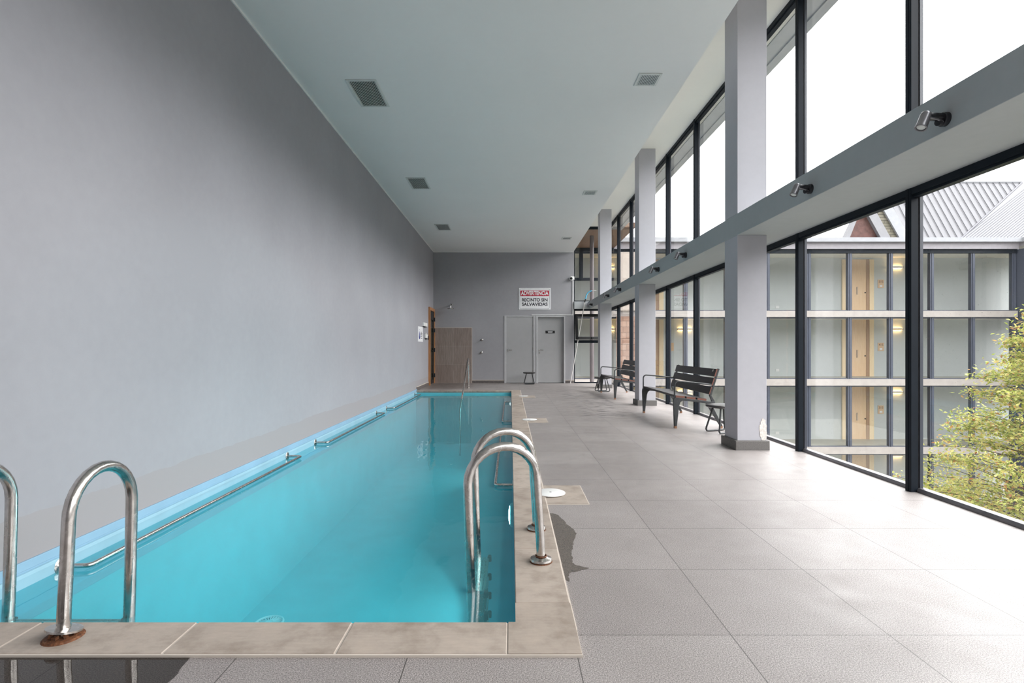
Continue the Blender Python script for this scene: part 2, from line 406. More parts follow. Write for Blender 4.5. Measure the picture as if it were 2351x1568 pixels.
# pool basin
b = MB()
b.box(XL-.1, PX+.1, PY0-.1, PY1+.1, -1.42, -1.32)
b.cur = 0; b.box(XL-.1, PX+.1, PY1+.0, PY1+.1, -1.32, -.02); b.box(XL-.1, PX+.1, PY0-.1, PY0, -1.32, -.02)
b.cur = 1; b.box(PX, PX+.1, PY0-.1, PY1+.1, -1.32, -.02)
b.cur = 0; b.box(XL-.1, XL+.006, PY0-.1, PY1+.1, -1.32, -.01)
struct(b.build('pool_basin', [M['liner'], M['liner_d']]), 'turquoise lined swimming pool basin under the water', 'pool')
# blue band along the pool wall
b = MB(); b.cur = 0; b.box(XL, XL+.012, 1.88, PY1+.06, -.002, .044)
b.cur = 1; b.prism([(XL, -.25), (XL+.018, -.25), (XL+.022, -.03), (XL+.018, -.014), (XL, -.010)], 'y', PY0-.05, PY1+.02)
b.cur = 0; b.box(XL, XL+.008, 1.88, PY1+.02, -.012, -.001)
struct(b.build('trim_2', [M['band'], m_liner('pale_aqua_ledge', (.28,.48,.58,1))], bevel=.002), 'sky blue painted band along the foot of the grey pool wall', 'trim')
# water
b = MB(); nx, ny = 24, 90
b.add([(XL+.018+(PX-XL-.018)*i/nx, PY0+(PY1-PY0)*j/ny, WZ) for j in range(ny+1) for i in range(nx+1)],
      [(j*(nx+1)+i, j*(nx+1)+i+1, (j+1)*(nx+1)+i+1, (j+1)*(nx+1)+i) for j in range(ny) for i in range(nx)])
tag(b.build('pool_water', M['water'], smooth=60), 'calm turquoise water filling the long indoor pool', 'water', kind='stuff')
# coping stones with grout between
b = MB(); ZT = .012; g = .002
xs = [-.01 - .604*k for k in range(5)]
for k in range(4):
    x1 = xs[k]; x0 = max(xs[k+1], XL+.002)
    b.cbox(x0+g, x1-g, 1.874, PY0+.004, -.035, ZT, .004)
# corner stone (L shaped)
b.prism([(-.01+g, 1.874), (.25, 1.874), (.25, 2.248-g), (PX-.004, 2.248-g), (PX-.004, PY0+.004), (-.01+g, PY0+.004)], 'z', -.035, ZT)
y = 2.248
while y < 13.40:
    y2 = min(y+.61, 13.44); b.cbox(PX-.004, .25, y+g, y2-g, -.035, ZT, .004); y = y2
for k in range(5):
    x1 = .25 - .61*k if k else .25; x0 = max(.25-.61*(k+1), XL+.002); b.cbox(x0+g, x1-g, 13.436, 13.65, -.035, ZT, .004)
# square stones round each skimmer lid
for yc in (3.95, 8.0, 11.9):
    b.box(.2535, .54, yc-.25, yc+.24, -.02, .006)
b.cur = 1
for yc in (3.95, 8.0, 11.9): b.box(.2535, .546, yc-.257, yc+.247, -.02, .004)
b.box(XL, .252, 1.868, PY0, -.04, .009); b.box(PX, .2545, PY0-.05, 13.65, -.04, .0085); b.box(XL, .252, 13.44, 13.66, -.04, .008)
struct(b.build('pool_coping', [M['coping'], M['grout']]), 'beige stone coping framing the pool edge', 'coping')

# walls
b = MB(); b.box(XL-.25, XL, YR-.2, YB+.2, -1.5, ZC+.6)
struct(b.build('wall_left', M['wall_l']), 'long grey windowless wall beside the pool', 'wall')
D2 = (-.193, .771, 2.073); D3 = (.787, 1.68, 2.073)
b = MB(); y0, y1 = YB, YB+.2
b.box(XL, D2[0], y0, y1, 0, D2[2]); b.box(D2[1], D3[0], y0, y1, 0, D2[2]); b.box(D3[1], 1.955, y0, y1, 0, D2[2])
b.box(XL, 1.955, y0, y1, D2[2], ZU+.2); b.box(D2[0]-.05, D3[1]+.05, y1, y1+.05, 0, 2.2)
struct(b.build('wall_back', M['wall']), 'grey end wall behind the doors and the warning sign', 'wall')
b = MB(); b.box(XL-.2, XR+.3, YR-.2, YR, -.3, ZU+.2)
struct(b.build('wall_rear', M['wall']), 'grey wall behind the viewpoint closing the pool hall', 'wall')
b = MB(); b.box(XL-.2, XS, YR-.1, YB+.1, ZC, ZC+.25); b.box(XS-.2, XS, YR-.1, YB+.1, ZC+.2, ZU+.1)
struct(b.build('ceiling', M['ceil']), 'flat white plaster ceiling over the pool', 'ceiling')
b = MB(); b.box(XS, XR+.10, YR-.1, YB+.2, ZU, ZU+.2)
struct(b.build('ceiling_recess', M['ceil_hi']), 'raised white ceiling strip above the tall side windows', 'ceiling')
b = MB(); b.box(XR+.10, XR+.30, YR-.3, YB+.4, ZU-.01, ZU+.2); b.box(XR+.30, XR+.42, YR-.3, YB+.4, ZU-.03, ZU+.12)
struct(b.build('roof_eave', M['gutter']), 'grey outer eave and gutter over the upper side windows', 'eave')
b = MB(); b.box(XL, XL+.012, YR, YB, ZC-.018, ZC); b.box(XL, XS, YB-.012, YB, ZC-.018, ZC)
struct(b.build('trim_1', M['white']), 'thin white cornice bead where wall meets ceiling', 'trim')
# beam
b = MB(); b.box(BX, XR+.06, YR, YB+.2, BZ0, BZ1); b.box(1.955, BX, YB-.07, YB+.2, BZ0, BZ1)
struct(b.build('beam', M['beam'], bevel=.004), 'blue-grey beam running between lower and upper side windows', 'beam')
# columns
CY = (5.69, 10.05, 14.42); CW = .312; CD = .335
names = ('nearest square grey column with chipped plaster at its foot', 'middle square grey column beyond the near bench', 'farthest square grey column by the end wall window')
for i, y in enumerate(CY):
    r = thing('column', (BX+CW/2, y+CD/2, 0), names[i], 'column', 'columns along the side windows', kind='structure')
    b = MB(); b.box(-CW/2, CW/2, -CD/2, CD/2, .06, BZ0); b.box(-CW/2, CW/2, -CD/2, CD/2, BZ1, ZU)
    b.build('shaft', M['column'], r, bevel=.004)
    b = MB(); b.cbox(-CW/2-.032, CW/2+.02, -CD/2-.032, CD/2+.03, 0, .10, .006); b.build('plinth', M['base'], r)
    if i == 0:
        # bare plaster where the corner has flaked off
        rr = random.Random(3); N = 30; out = []
        for k in range(N):
            t = 2*PI*k/N; out.append((.118+.038*math.cos(t)*(1+.25*rr.uniform(-1,1)), .21+.118*math.sin(t)*(1+.12*rr.uniform(-1,1))))
        out = [(min(u, CW/2-.001), max(w, .101)) for u, w in out]
        q = MB(); q.prism(out, 'y', -CD/2-.004, -CD/2+.002); q.build('bare_plaster', plain('bare_plaster', (.78,.72,.67,1), .9, 0, .2, 60, .6, 60), r)['label'] = 'cream patch of bare plaster'

# ------------------------------------------------------------------ glazing
MY = [4.045 + 1.5735*k for k in range(-5, 8)]
def glazing(name, z0, z1, label, lower):
    r = thing(name, (XR, 6.2, z0), label, 'window', kind='structure'); o = (XR, 6.2, z0)
    for y in MY:
        b = MB(); b.cur = 0
        b.prism([(3.0, y-.026), (3.004, y-.030), (3.055, y-.030), (3.055, y+.030), (3.004, y+.030), (3.0, y+.026)], 'z', z0, z1)
        b.box(3.0-.003, 3.0, y-.006, y+.006, z0, z1)
        b.cur = 1; b.box(3.055, 3.066, y-.026, y+.026, z0, z1)
        b.cur = 2; b.box(3.066, 3.09, y-.034, y+.034, z0, z1)
        b.build('mullion', [M['frame'], M['gasket'], M['bead']], r, origin=o)
    b = MB(); b.box(3.005, 3.09, YR, YB, z1-.05, z1); b.box(3.02, 3.075, YR, YB, z1-.068, z1-.05)
    b.build('top_rail', M['frame'], r, origin=o)
    b = MB(); b.box(3.045, 3.09, YR, YB, z0, z0+.014); b.prism([(3.045, z0+.014), (3.072, z0+.014), (3.072, z0+.034), (3.056, z0+.030)], 'y', YR, YB)
    b.build('sill_rail', M['frame'] if not lower else plain('worn_sill_rail', (.14,.135,.145,1), .3, .3, .2), r, origin=o)
    ys = [YR] + MY + [YB]
    for a, c in zip(ys[:-1], ys[1:]):
        b = MB(); b.box(3.072, 3.078, a, c, z0+.03, z1-.05); b.build('pane', M['glass'], r, origin=o)
glazing('window_1', 0, BZ0, 'lower row of floor-to-beam side windows with dark frames', True)
glazing('window_2', BZ1, ZU, 'upper row of tall side windows above the beam', False)
# end wall glazing, lower with open awning sash
o = (2.5, YB, 0)
r = thing('window_3', o, 'narrow end wall window with open black awning sash', 'window', kind='structure')
b = MB(); y0, y1 = YB+.02, YB+.09
b.box(1.955, 1.985, y0, y1, 0, BZ0); b.box(3.0, 3.06, y0, y1, 0, BZ0); b.box(1.985, 3.0, y0, y1, BZ0-.05, BZ0); b.box(1.985, 3.0, y0, y1, 0, .035); b.box(1.985, 3.0, y0-.01, y1, 1.24, 1.32)
b.build('frame', M['frame'], r, origin=o)
b = MB(); b.box(1.985, 3.0, YB+.05, YB+.056, .03, 1.25); b.box(1.985, 3.0, YB+.05, YB+.056, 2.13, 2.24); b.build('pane', M['glass'], r, origin=o)
b = MB(); mt = Matrix.Translation((2.49, YB+.03, 2.12)) @ Matrix.Rotation(math.radians(-13), 4, 'X')
H = .80
for (cx, cz, sx, sz) in ((0, -.04, 1.0, .08), (0, -H+.04, 1.0, .08), (-.465, -H/2, .08, H), (.465, -H/2, .08, H)):
    b.tbox(mt @ Matrix.Translation((cx, 0, cz)), sx, .05, sz)
s_ = b.build('awning_sash', M['black'], r, origin=o)
b = MB(); b.tbox(mt @ Matrix.Translation((0, 0, -H/2)), .9, .006, H-.1); b.build('sash_pane', M['glass'], s_, origin=o)
b = MB(); b.tbox(mt @ Matrix.Translation((0, -.04, -H+.045)), .03, .05, .05); b.build('sash_handle', M['black'], s_, origin=o)
o = (2.5, YB, BZ1)
r = thing('window_4', o, 'upper end wall window beside the security camera', 'window', kind='structure')
b = MB(); b.box(1.955, 1.98, y0, y1, BZ1, ZU); b.box(3.0, 3.06, y0, y1, BZ1, ZU); b.box(1.98, 3.0, y0, y1, ZU-.08, ZU); b.box(1.98, 3.0, y0, y1, BZ1, BZ1+.03)
b.build('frame', M['frame'], r, origin=o)
b = MB(); b.box(1.98, 3.0, YB+.05, YB+.056, BZ1+.02, ZU-.05); b.build('pane', M['glass'], r, origin=o)

# ------------------------------------------------------------------ doors, skirting, shower wall
def lever(b, x, z, y, s):
    b.cyl((x, y, z), (x, y-.045, z), .010, 12); b.tube([(x, y-.045, z), (x+s*.02, y-.05, z), (x+s*.12, y-.05, z-.003)], .009, 10)
def flush_door(name, D, leaf, rec, label, plaque):
    o = ((D[0]+D[1])/2, YB, 0)
    r = thing(name, o, label, 'door', kind='structure')
    b = MB(); w = .055
    b.box(D[0], leaf[0], YB-.015, YB+.12, 0, D[2]); b.box(leaf[1], D[1], YB-.015, YB+.12, 0, D[2]); b.box(leaf[0], leaf[1], YB-.015, YB+.12, leaf[2], D[2])
    b.build('door_frame', M['doorframe'], r, origin=o, bevel=.004)
    b = MB(); b.box(leaf[0]+.004, leaf[1]-.004, YB+rec, YB+rec+.04, .012, leaf[2]-.004)
    lf = b.build('door_leaf', M['door'], r, origin=o, bevel=.002)
    hx = leaf[0]+.05
    b = MB(); b.lathe([(.025,0),(.025,.006),(.02,.008)], (hx, YB+rec, 1.02), (0,-1,0)); lever(b, hx, 1.02, YB+rec, 1); b.build('handle', M['chrome'], lf, smooth=40, origin=o)
    if plaque:
        b = MB(); b.lathe([(.022,0),(.022,.008),(.012,.010)], (hx, YB+rec, .93), (0,-1,0)); b.build('lock_rosette', M['chrome'], lf, smooth=40, origin=o)
        b = MB(); b.box(1.085, 1.37, YB+rec-.006, YB+rec, 1.535, 1.615); p = b.build('door_plaque', M['black'], lf, origin=o)
        b = MB()
        for (z, a, c) in ((1.592, 1.15, 1.305), (1.575, 1.16, 1.30), (1.558, 1.16, 1.295)): b.box(a, c, YB+rec-.0075, YB+rec-.006, z-.0045, z+.0045)
        b.build('plaque_lettering', M['signw'], p, origin=o)
    else:
        b = MB()
        for z in (.35, 1.05, 1.75): b.cyl((leaf[1]-.005, YB+rec-.006, z-.05), (leaf[1]-.005, YB+rec-.006, z+.05), .009, 10)
        b.build('hinge', M['steel'], r, origin=o)
flush_door('door_2', D2, (-.12, .70, 2.043), .004, 'plain grey flush door left of the door with a black plaque', False)
flush_door('door_3', D3, (.843, 1.637, 2.03), .075, 'grey flush door with small black plaque, right of the stool', True)
# glazed door in the pool wall
o = (XL, 15.95, 0); r = thing('door_1', o, 'narrow dark glazed door with orange wood casing in the pool wall', 'door', kind='structure')
b = MB(); b.box(XL, XL+.05, 15.46, 15.56, 0, 2.27); b.box(XL, XL+.05, 16.37, 16.46, 0, 2.27); b.box(XL, XL+.05, 15.56, 16.37, 2.18, 2.27); b.build('casing', M['wood_c'], r, origin=o)
b = MB(); b.box(XL+.004, XL+.03, 15.56, 15.66, .02, 2.17); b.box(XL+.004, XL+.03, 16.24, 16.37, .02, 2.17); b.box(XL+.004, XL+.03, 15.66, 16.24, 1.92, 2.17); b.box(XL+.004, XL+.03, 15.66, 16.24, .02, .12); b.build('door_leaf', M['black'], r, origin=o)
b = MB(); b.box(XL+.010, XL+.018, 15.66, 16.24, .12, 1.92); b.build('door_glass', M['dglass'], r, origin=o)
b = MB(); b.box(XL+.002, XL+.009, 15.66, 16.24, .12, 1.92); b.build('door_backing', plain('grey_green_interior', (.12,.15,.13,1), .6), r, origin=o)
b = MB(); b.tube([(XL+.03, 15.62, 1.0), (XL+.08, 15.62, 1.0), (XL+.08, 15.74, 1.0)], .011, 10); b.box(XL+.03, XL+.036, 15.60, 15.64, .86, 1.12); b.build('handle', M['black'], r, origin=o)
for z in (.25, 1.02, 1.62, 1.95):
    b = MB(); b.cyl((XL+.055, 16.36, z-.06), (XL+.055, 16.36, z+.06), .018, 10); b.build('hinge', M['black'], r, origin=o)
b = MB(); b.box(-1.178, D2[0], YB-.012, YB, 0, .085); b.box(D3[1], 1.955, YB-.012, YB, 0, .085)
b.cur = 1; b.box(-1.178, D2[0], YB-.013, YB, .085, .10); b.box(D3[1], 1.955, YB-.013, YB, .085, .10)
struct(b.build('baseboard_back', [M['skirt'], M['grout']]), 'dark tile skirting along the end wall', 'baseboard')
b = MB(); b.box(XL, XL+.012, 13.5, 15.46, 0, .09); b.cur = 1; b.box(XL, XL+.013, 13.5, 15.46, .09, .105)
struct(b.build('baseboard_left', [M['skirt'], M['grout']]), 'dark tile skirting on the pool wall before the wooden door', 'baseboard')
b = MB(); b.box(-2.318, -1.19, YB-.02, YB, 0, 1.70); b.cur = 1; b.box(-2.33, -1.178, YB-.022, YB, 1.70, 1.712); b.box(-1.19, -1.178, YB-.022, YB, 0, 1.70)
struct(b.build('trim_3', [M['tile'], M['grout']]), 'brown tiled shower splashback on the end wall', 'splashback')

# ------------------------------------------------------------------ signs and wall fittings
RX = Matrix.Rotation(PI/2, 4, 'X')
o = (.743, YB, 2.26); r = thing('warning_sign', o, 'white sign reading ADVERTENCIA above the two grey doors', 'sign')
b = MB(); b.cbox(.254, 1.232, -.0, .012, 0, .667, .001)
b = MB(); b.box(.254, 1.232, YB-.014, YB, 2.26, 2.927); b.build('board', M['signw'], r, origin=o, bevel=.003)
def frame_loop(x0, x1, z0, z1, rad, y):
    pts = []
    for cx, cz, a0 in ((x1-rad, z1-rad, 0), (x0+rad, z1-rad, PI/2), (x0+rad, z0+rad, PI), (x1-rad, z0+rad, 1.5*PI)):
        for k in range(7):
            t = a0 + PI/2*k/6; pts.append((cx+rad*math.cos(t), y, cz+rad*math.sin(t)))
    return pts
b = MB(); b.tube(frame_loop(.285, 1.203, 2.288, 2.90, .05, YB-.0145), .0035, 6, True); b.build('border_line', plain('grey_ink', (.3,.3,.33,1)), r, origin=o)
b = MB(); b.box(.302, 1.186, YB-.016, YB-.014, 2.678, 2.846); b.build('red_banner', M['red'], r, origin=o)
text_mesh('banner_lettering', 'ADVERTENCIA', .17, M['signw'], r, Matrix.Translation((0, -.0168, .50)) @ RX, bold=.006, width=.845)
text_mesh('lettering', 'RECINTO SIN', .135, M['ink'], r, Matrix.Translation((0, -.0148, .295)) @ RX, bold=.0035, width=.79)
text_mesh('lettering', 'SALVAVIDAS', .135, M['ink'], r, Matrix.Translation((0, -.0148, .16)) @ RX, bold=.0035, width=.79)

o = (XL, 14.1, 1.25); r = thing('notice_sign', o, 'small white notice with blue circle on the pool wall', 'sign')
b = MB(); b.box(XL, XL+.008, 13.71, 14.46, 1.247, 1.64); b.build('board', M['signw'], r, origin=o)
b = MB(); b.lathe([(.13,0),(.13,.002)], (XL+.008, 13.92, 1.44), (1,0,0), 28); b.build('blue_disc', M['blue'], r, origin=o)
b = MB(); b.lathe([(.105,0),(.105,.0015)], (XL+.010, 13.92, 1.46), (1,0,0), 28); b.build('disc_center', M['signw'], r, origin=o)
b = MB(); b.prism([(13.86,1.33),(13.98,1.33),(13.97,1.46),(13.92,1.52),(13.87,1.46)], 'x', XL+.011, XL+.013); b.build('pictogram', M['blue'], r, origin=o)
b = MB()
for z, w in ((1.50,.12),(1.47,.26),(1.43,.26),(1.39,.18),(1.34,.22)): b.box(XL+.008, XL+.009, 14.22-w/2, 14.22+w/2, z-.008, z+.008)
b.build('text_lines', M['ink'], r, origin=o)
o = (XL, 14.65, 1.66); r = thing('emergency_light', o, 'grey emergency light box above the notice near the wooden door', 'light')
b = MB(); b.box(XL, XL+.05, 14.40, 14.98, 1.67, 1.77); b.build('housing', M['plastic'], r, origin=o, bevel=.006); b = MB(); b.box(XL+.004, XL+.046, 14.44, 14.90, 1.655, 1.67); b.build('diffuser', M['dark'], r, origin=o)
o = (XL, 14.95, 1.33); r = thing('wall_dispenser', o, 'small white dispenser on the pool wall beside the wooden door', 'dispenser')
b = MB(); b.box(XL, XL+.05, 14.75, 15.05, 1.35, 1.46); b.build('body', M['plastic'], r, origin=o, bevel=.012); b = MB(); b.box(XL+.01, XL+.04, 14.84, 14.90, 1.46, 1.50); b.build('cap', M['plastic'], r, origin=o); b = MB(); b.box(XL+.01, XL+.05, 14.84, 14.92, 1.32, 1.35); b.build('nozzle', M['black'], r, origin=o)
b = MB(); b.box(XL, XL+.02, 15.33, 15.42, 1.32, 1.43); tag(b.build('card_reader', M['ink'], bevel=.003), 'small dark reader plate left of the wooden door casing', 'reader')
# shower
o = (-1.80, YB, 2.3); r = thing('wall_shower', o, 'chrome rain shower head above the brown tiles', 'shower')
b = MB(); b.lathe([(.03,0),(.03,.008),(.015,.012)], (-1.80, YB, 2.40), (0,-1,0)); b.build('wall_flange', M['chrome'], r, smooth=40, origin=o)
b = MB(); b.tube([(-1.80,YB,2.40),(-1.80,YB-.28,2.42),(-1.80,YB-.33,2.40),(-1.80,YB-.35,2.35),(-1.80,YB-.35,2.30)], .014, 12); b.build('arm', M['chrome'], r, smooth=60, origin=o)
b = MB(); b.lathe([(.014,.05),(.02,.02),(.095,.008),(.10,0),(.098,-.008)], (-1.80,YB-.35,2.265), (0,-.08,1)); b.build('rose', M['chrome'], r, smooth=40, origin=o)
for k, (x, z) in enumerate(((-.885, 1.33), (-.90, .94))):
    o = (x, YB, z); lab = ('upper chrome shower tap on the end wall', 'lower chrome shower tap on the end wall')[k]
    if k == 0:
        r0 = thing('shower_tap', o, lab, 'tap', 'shower taps on the end wall')
        b = MB(); b.lathe([(.034,0),(.034,.006),(.022,.014),(.018,.04)], (0,0,0), (0,-1,0)); b.build('escutcheon', M['chrome'], r0, smooth=40)
        b = MB(); b.lathe([(.016,.04),(.027,.045),(.027,.07),(.015,.078)], (.012,0,.006), (.15,-1,.08)); b.build('knob', M['chrome'], r0, smooth=40)
    else: dup(r0, o, lab)
# security camera and conduit
o = (1.885, YB, 3.22); r = thing('security_camera', o, 'white round security camera at the right edge of the end wall', 'camera')
b = MB(); b.box(1.90, 1.955, YB-.09, YB-.0, 3.17, 3.27); b.build('bracket', M['plastic'], r, origin=o, bevel=.008)
b = MB(); b.lathe([(.03,-.02),(.06,0),(.066,.03),(.06,.075),(.045,.09)], (1.875, YB-.02, 3.215), (-.2,-1,-.08), 24); b.build('body', M['plastic'], r, smooth=50, origin=o)
b = MB(); b.lathe([(.04,.088),(.034,.11),(.015,.122)], (1.875, YB-.02, 3.215), (-.2,-1,-.08), 20); b.build('lens', M['dark'], r, smooth=60, origin=o)
o = (1.3, YB, 2.1); r = thing('cable_conduit', o, 'white cable conduit running from the security camera to above the doors', 'conduit')
b = MB(); b.box(.65, 1.925, YB-.02, YB, 2.085, 2.11); b.build('duct', M['white'], r, origin=o)
b = MB(); b.box(1.903, 1.925, YB-.02, YB, 2.11, 3.17); b.build('duct', M['white'], r, origin=o)

# ------------------------------------------------------------------ ceiling vents
def make_vent(w, l, n, label, group, x, y):
    r = thing('ceiling_vent', (x, y, ZC), label, 'vent', group)
    f = .028
    b = MB(); b.box(-w/2, -w/2+f, -l/2, l/2, -.012, 0); b.box(w/2-f, w/2, -l/2, l/2, -.012, 0); b.box(-w/2+f, w/2-f, -l/2, -l/2+f, -.012, 0); b.box(-w/2+f, w/2-f, l/2-f, l/2, -.012, 0)
    b.build('frame', M['vent'], r, bevel=.003)
    b = MB(); b.box(-w/2+f, w/2-f, -l/2+f, l/2-f, -.003, -.001); b.build('duct_opening', M['dark'], r)
    p = (w-2*f)/n; b = MB()
    for i in range(n):
        x0 = -w/2+f+p*(i+.5)
        b.tbox(Matrix.Translation((x0, 0, -.0075)) @ Matrix.Rotation(math.radians(28), 4, 'Y'), p*.62, l-2*f, .0018)
    b.build('louvre', M['vent'], r); return r
v = make_vent(.345, .66, 16, 'large slatted ceiling vent nearest the viewer on the pool wall side', 'large ceiling vents', -1.65, 6.23)
dup(v, (-1.65, 9.62, ZC), 'large slatted ceiling vent in the middle of the pool wall row')
dup(v, (-1.65, 13.1, ZC), 'large slatted ceiling vent closest to the end wall')
v = make_vent(.25, .27, 11, 'small square ceiling vent nearest the viewer on the window side', 'small ceiling vents', 1.512, 5.90)
dup(v, (1.512, 10.2, ZC), 'small square ceiling vent in the middle of the window side row')
dup(v, (1.512, 14.42, ZC), 'small square ceiling vent on the window side closest to the end wall')

# ------------------------------------------------------------------ spotlights on the beam
SY = (2.964, 4.296, 7.348, 8.693, 11.69, 13.08, 15.74)
SLAB = ('first beam spotlight from the viewer, largest in view', 'second beam spotlight from the viewer, just before the nearest column',
        'third beam spotlight, above the near bench', 'fourth beam spotlight, above the far end of the near bench just before the middle column',
        'fifth beam spotlight, first beyond the middle column', 'sixth beam spotlight, just before the farthest column', 'last beam spotlight, beyond the farthest column by the leaning pole')
r0 = thing('beam_spotlight', (BX, SY[0], 2.345), SLAB[0], 'spotlight', 'spotlights along the beam')
b = MB(); b.lathe([(.038,0),(.038,.022),(.034,.026)], (0,0,0), (-1,0,0), 24); b.build('mounting_plate', M['spot_d'], r0, smooth=40)
b = MB(); b.cyl((-.02,0,.012), (-.11,0,.016), .022, 18); b.cyl((-.02,0,-.014), (-.055,-.01,-.022), .018, 16); b.build('arm', M['spot_d'], r0, smooth=40)
hd = Vector((-.42,-.12,-.88)).normalized(); h0 = Vector((-.112,0,.022))
b = MB(); b.lathe([(.012,-.022),(.024,-.012),(.027,.0),(.028,.075),(.030,.078),(.030,.084),(.024,.084),(.022,.076)], h0, hd, 22); hh = b.build('lamp_head', M['spot'], r0, smooth=40)
b = MB(); b.lathe([(.022,.077),(.021,.079),(.012,.081)], h0, hd, 20); b.build('lens', M['lens'], hh)
b = MB(); b.tube([(-.03,-.018,-.02),(-.07,-.024,-.008),(-.11,-.026,.0)], .005, 8); b.build('pivot_bracket', M['spot'], r0)
for k in range(1, 7): dup(r0, (BX, SY[k], 2.355), SLAB[k])

# ------------------------------------------------------------------ pool ladders
def rail_pts(y, sk=0):
    pts = [(.19, y, .012), (.186, y, .12), (.174, y, .30)]
    for k in range(15):
        t = PI*k/14; pts.append((.167*math.cos(t), y, .43+.170*math.sin(t)))
    pts += [(-.164, y, .30), (-.155, y, 0), (-.148, y, -.17), (-.142, y, -.5), (-.14, y, -1.22)]
    return [(a, b_+sk*(a-.19), c) for a, b_, c in pts]
def make_ladder(name, loc, rot, label, sp, rusty, sk=0.0):
    r = thing(name, loc, label, 'ladder', 'pool ladders', rot)
    for s in (-1, 1):
        b = MB(); b.tube(rail_pts(s*sp/2, sk), .0225, 20); rl = b.build('rail', M['steel'], r, smooth=60)
        if rusty:
            ti = Vector((-.22,.12,1))
            b = MB(); b.lathe([(.026,.0),(.058,.002),(.058,.009),(.026,.012)], (.189, s*sp/2, .036), ti, 28); b.build('flange', M['steel'], rl, smooth=40)
            b = MB(); b.lathe([(.066,0),(.060,.006),(.046,.010)], (.19, s*sp/2, .012), (0,0,1), 24)
            for k in range(7):
                t = k*2*PI/7; b.tbox(Matrix.Translation((.19+.036*math.cos(t), s*sp/2+.036*math.sin(t), .026)) @ Euler((.4*k,.7*k,k)).to_matrix().to_4x4(), .018, .014, .012)
            b.build('rusted_anchor', M['rust'], rl)['label'] = 'rusted anchor plate'
        else:
            b = MB(); b.lathe([(.052,0),(.055,.004),(.053,.014),(.030,.022),(.026,.024)], (.19, s*sp/2, .015), (0,0,1), 28); b.build('flange', M['steel'], rl, smooth=40)
            b = MB(); b.lathe([(.057,0),(.056,.004)], (.19, s*sp/2, .012), (0,0,1), 24); b.tube([(.19+.027*math.cos(t*.3), s*sp/2+.027*math.sin(t*.3), .041) for t in range(21)], .003, 6, True); b.build('rust_ring', M['rust'], rl)
    for z in (-.10, -.205, -.31, -.415, -.52):
        b = MB(); dy = -.335*sk
        for dx in (-.028, -.010, .010, .028): b.box(-.118+dx-.007, -.118+dx+.007, -sp/2+.03+dy, sp/2-.03+dy, z-.012, z+.006)
        for k in range(9): b.box(-.150, -.086, dy-sp/2+.05+k*(sp-.1)/8-.006, dy-sp/2+.05+k*(sp-.1)/8+.006, z-.014, z-.002)
        tr = b.build('tread', M['steel'], r)
        for s in (-1, 1):
            for dx in (-.037, .037):
                c = MB(); c.cbox(-.118+dx-.011, -.118+dx+.011, dy+s*(sp/2-.018)-.016, dy+s*(sp/2-.018)+.016, z-.018, z+.012, .005); c.build('end_cap', M['black'], tr)
    return r
make_ladder('pool_ladder', (-.037, 2.92, 0), (0,0,0), 'steel pool ladder on the right pool edge with treads under water', .474, False, .36)
make_ladder('pool_ladder', (-1.914, 2.17, 0), (0,0,-PI/2), 'steel pool ladder at the near left corner with rusted anchor', .524, True)
# stair handrail at the far end
o = (-1.13, 14.3, 0); r = thing('stair_handrail', o, 'sloping steel handrail at the far end of the pool', 'handrail')
b = MB(); b.tube([(-1.127,14.4,.015),(-1.127,14.38,.5),(-1.127,14.34,.74),(-1.127,14.28,.80),(-1.127,14.2,.78),(-1.125,13.1,.235),(-1.12,12.33,-.08),(-1.12,11.9,-.3),(-1.12,11.86,-1.3)], .021, 14); b.build('rail', M['steel'], r, smooth=60, origin=o)
b = MB(); b.lathe([(.05,0),(.05,.01),(.026,.02)], (-1.127,14.4,.0), (0,0,1)); b.build('flange', M['steel'], r, smooth=40, origin=o)
# wall grab rails
def grab(side, ya, yb, label, rusty=False):
    x0 = (XL+.018) if side < 0 else PX; s = 1 if side < 0 else -1
    z = -.058
    o = (x0, (ya+yb)/2, z); r = thing('grab_rail', o, label, 'rail', 'grab rails above the water')
    d = .062; pts = [(x0, ya, z), (x0+s*.12, ya+.003, z)]
    for k in range(6):
        t = PI/2*k/5; pts.append((x0+s*(.12+.03*math.sin(t)), ya+.03-.027*math.cos(t), z))
    for k in range(6):
        t = PI/2*k/5; pts.append((x0+s*(.12+.03*math.cos(t)), yb-.03+.027*math.sin(t), z))
    pts += [(x0, yb, z)]
    b = MB(); b.tube(pts, .0125, 12); b.build('bar', M['steel'], r, smooth=60, origin=o)
    for yy in (ya, yb):
        b = MB(); b.lathe([(.042,0),(.042,.004),(.036,.008),(.015,.010)], (x0, yy, z), (s,0,0), 22); f = b.build('wall_flange', M['steel'], r, smooth=40, origin=o)
        if rusty and yy == ya:
            b = MB(); b.lathe([(.012,.0),(.011,.012)], (x0, yy+.018, z+.02), (s,0,0), 10); b.box(x0, x0+.011, yy-.006, yy+.012, z-.03, z+.02); b.build('rust_stain', M['rust'], f, origin=o)
grab(-1, 2.80, 5.64, 'long grab rail on the pool wall nearest the viewer, with rusty flange', True)
grab(-1, 6.45, 9.39, 'second grab rail on the pool wall, halfway along')
grab(-1, 10.15, 13.13, 'farthest grab rail on the pool wall')
grab(1, 4.45, 7.3, 'grab rail under the right coping just beyond the ladder')
grab(1, 8.3, 11.3, 'far grab rail under the right coping')
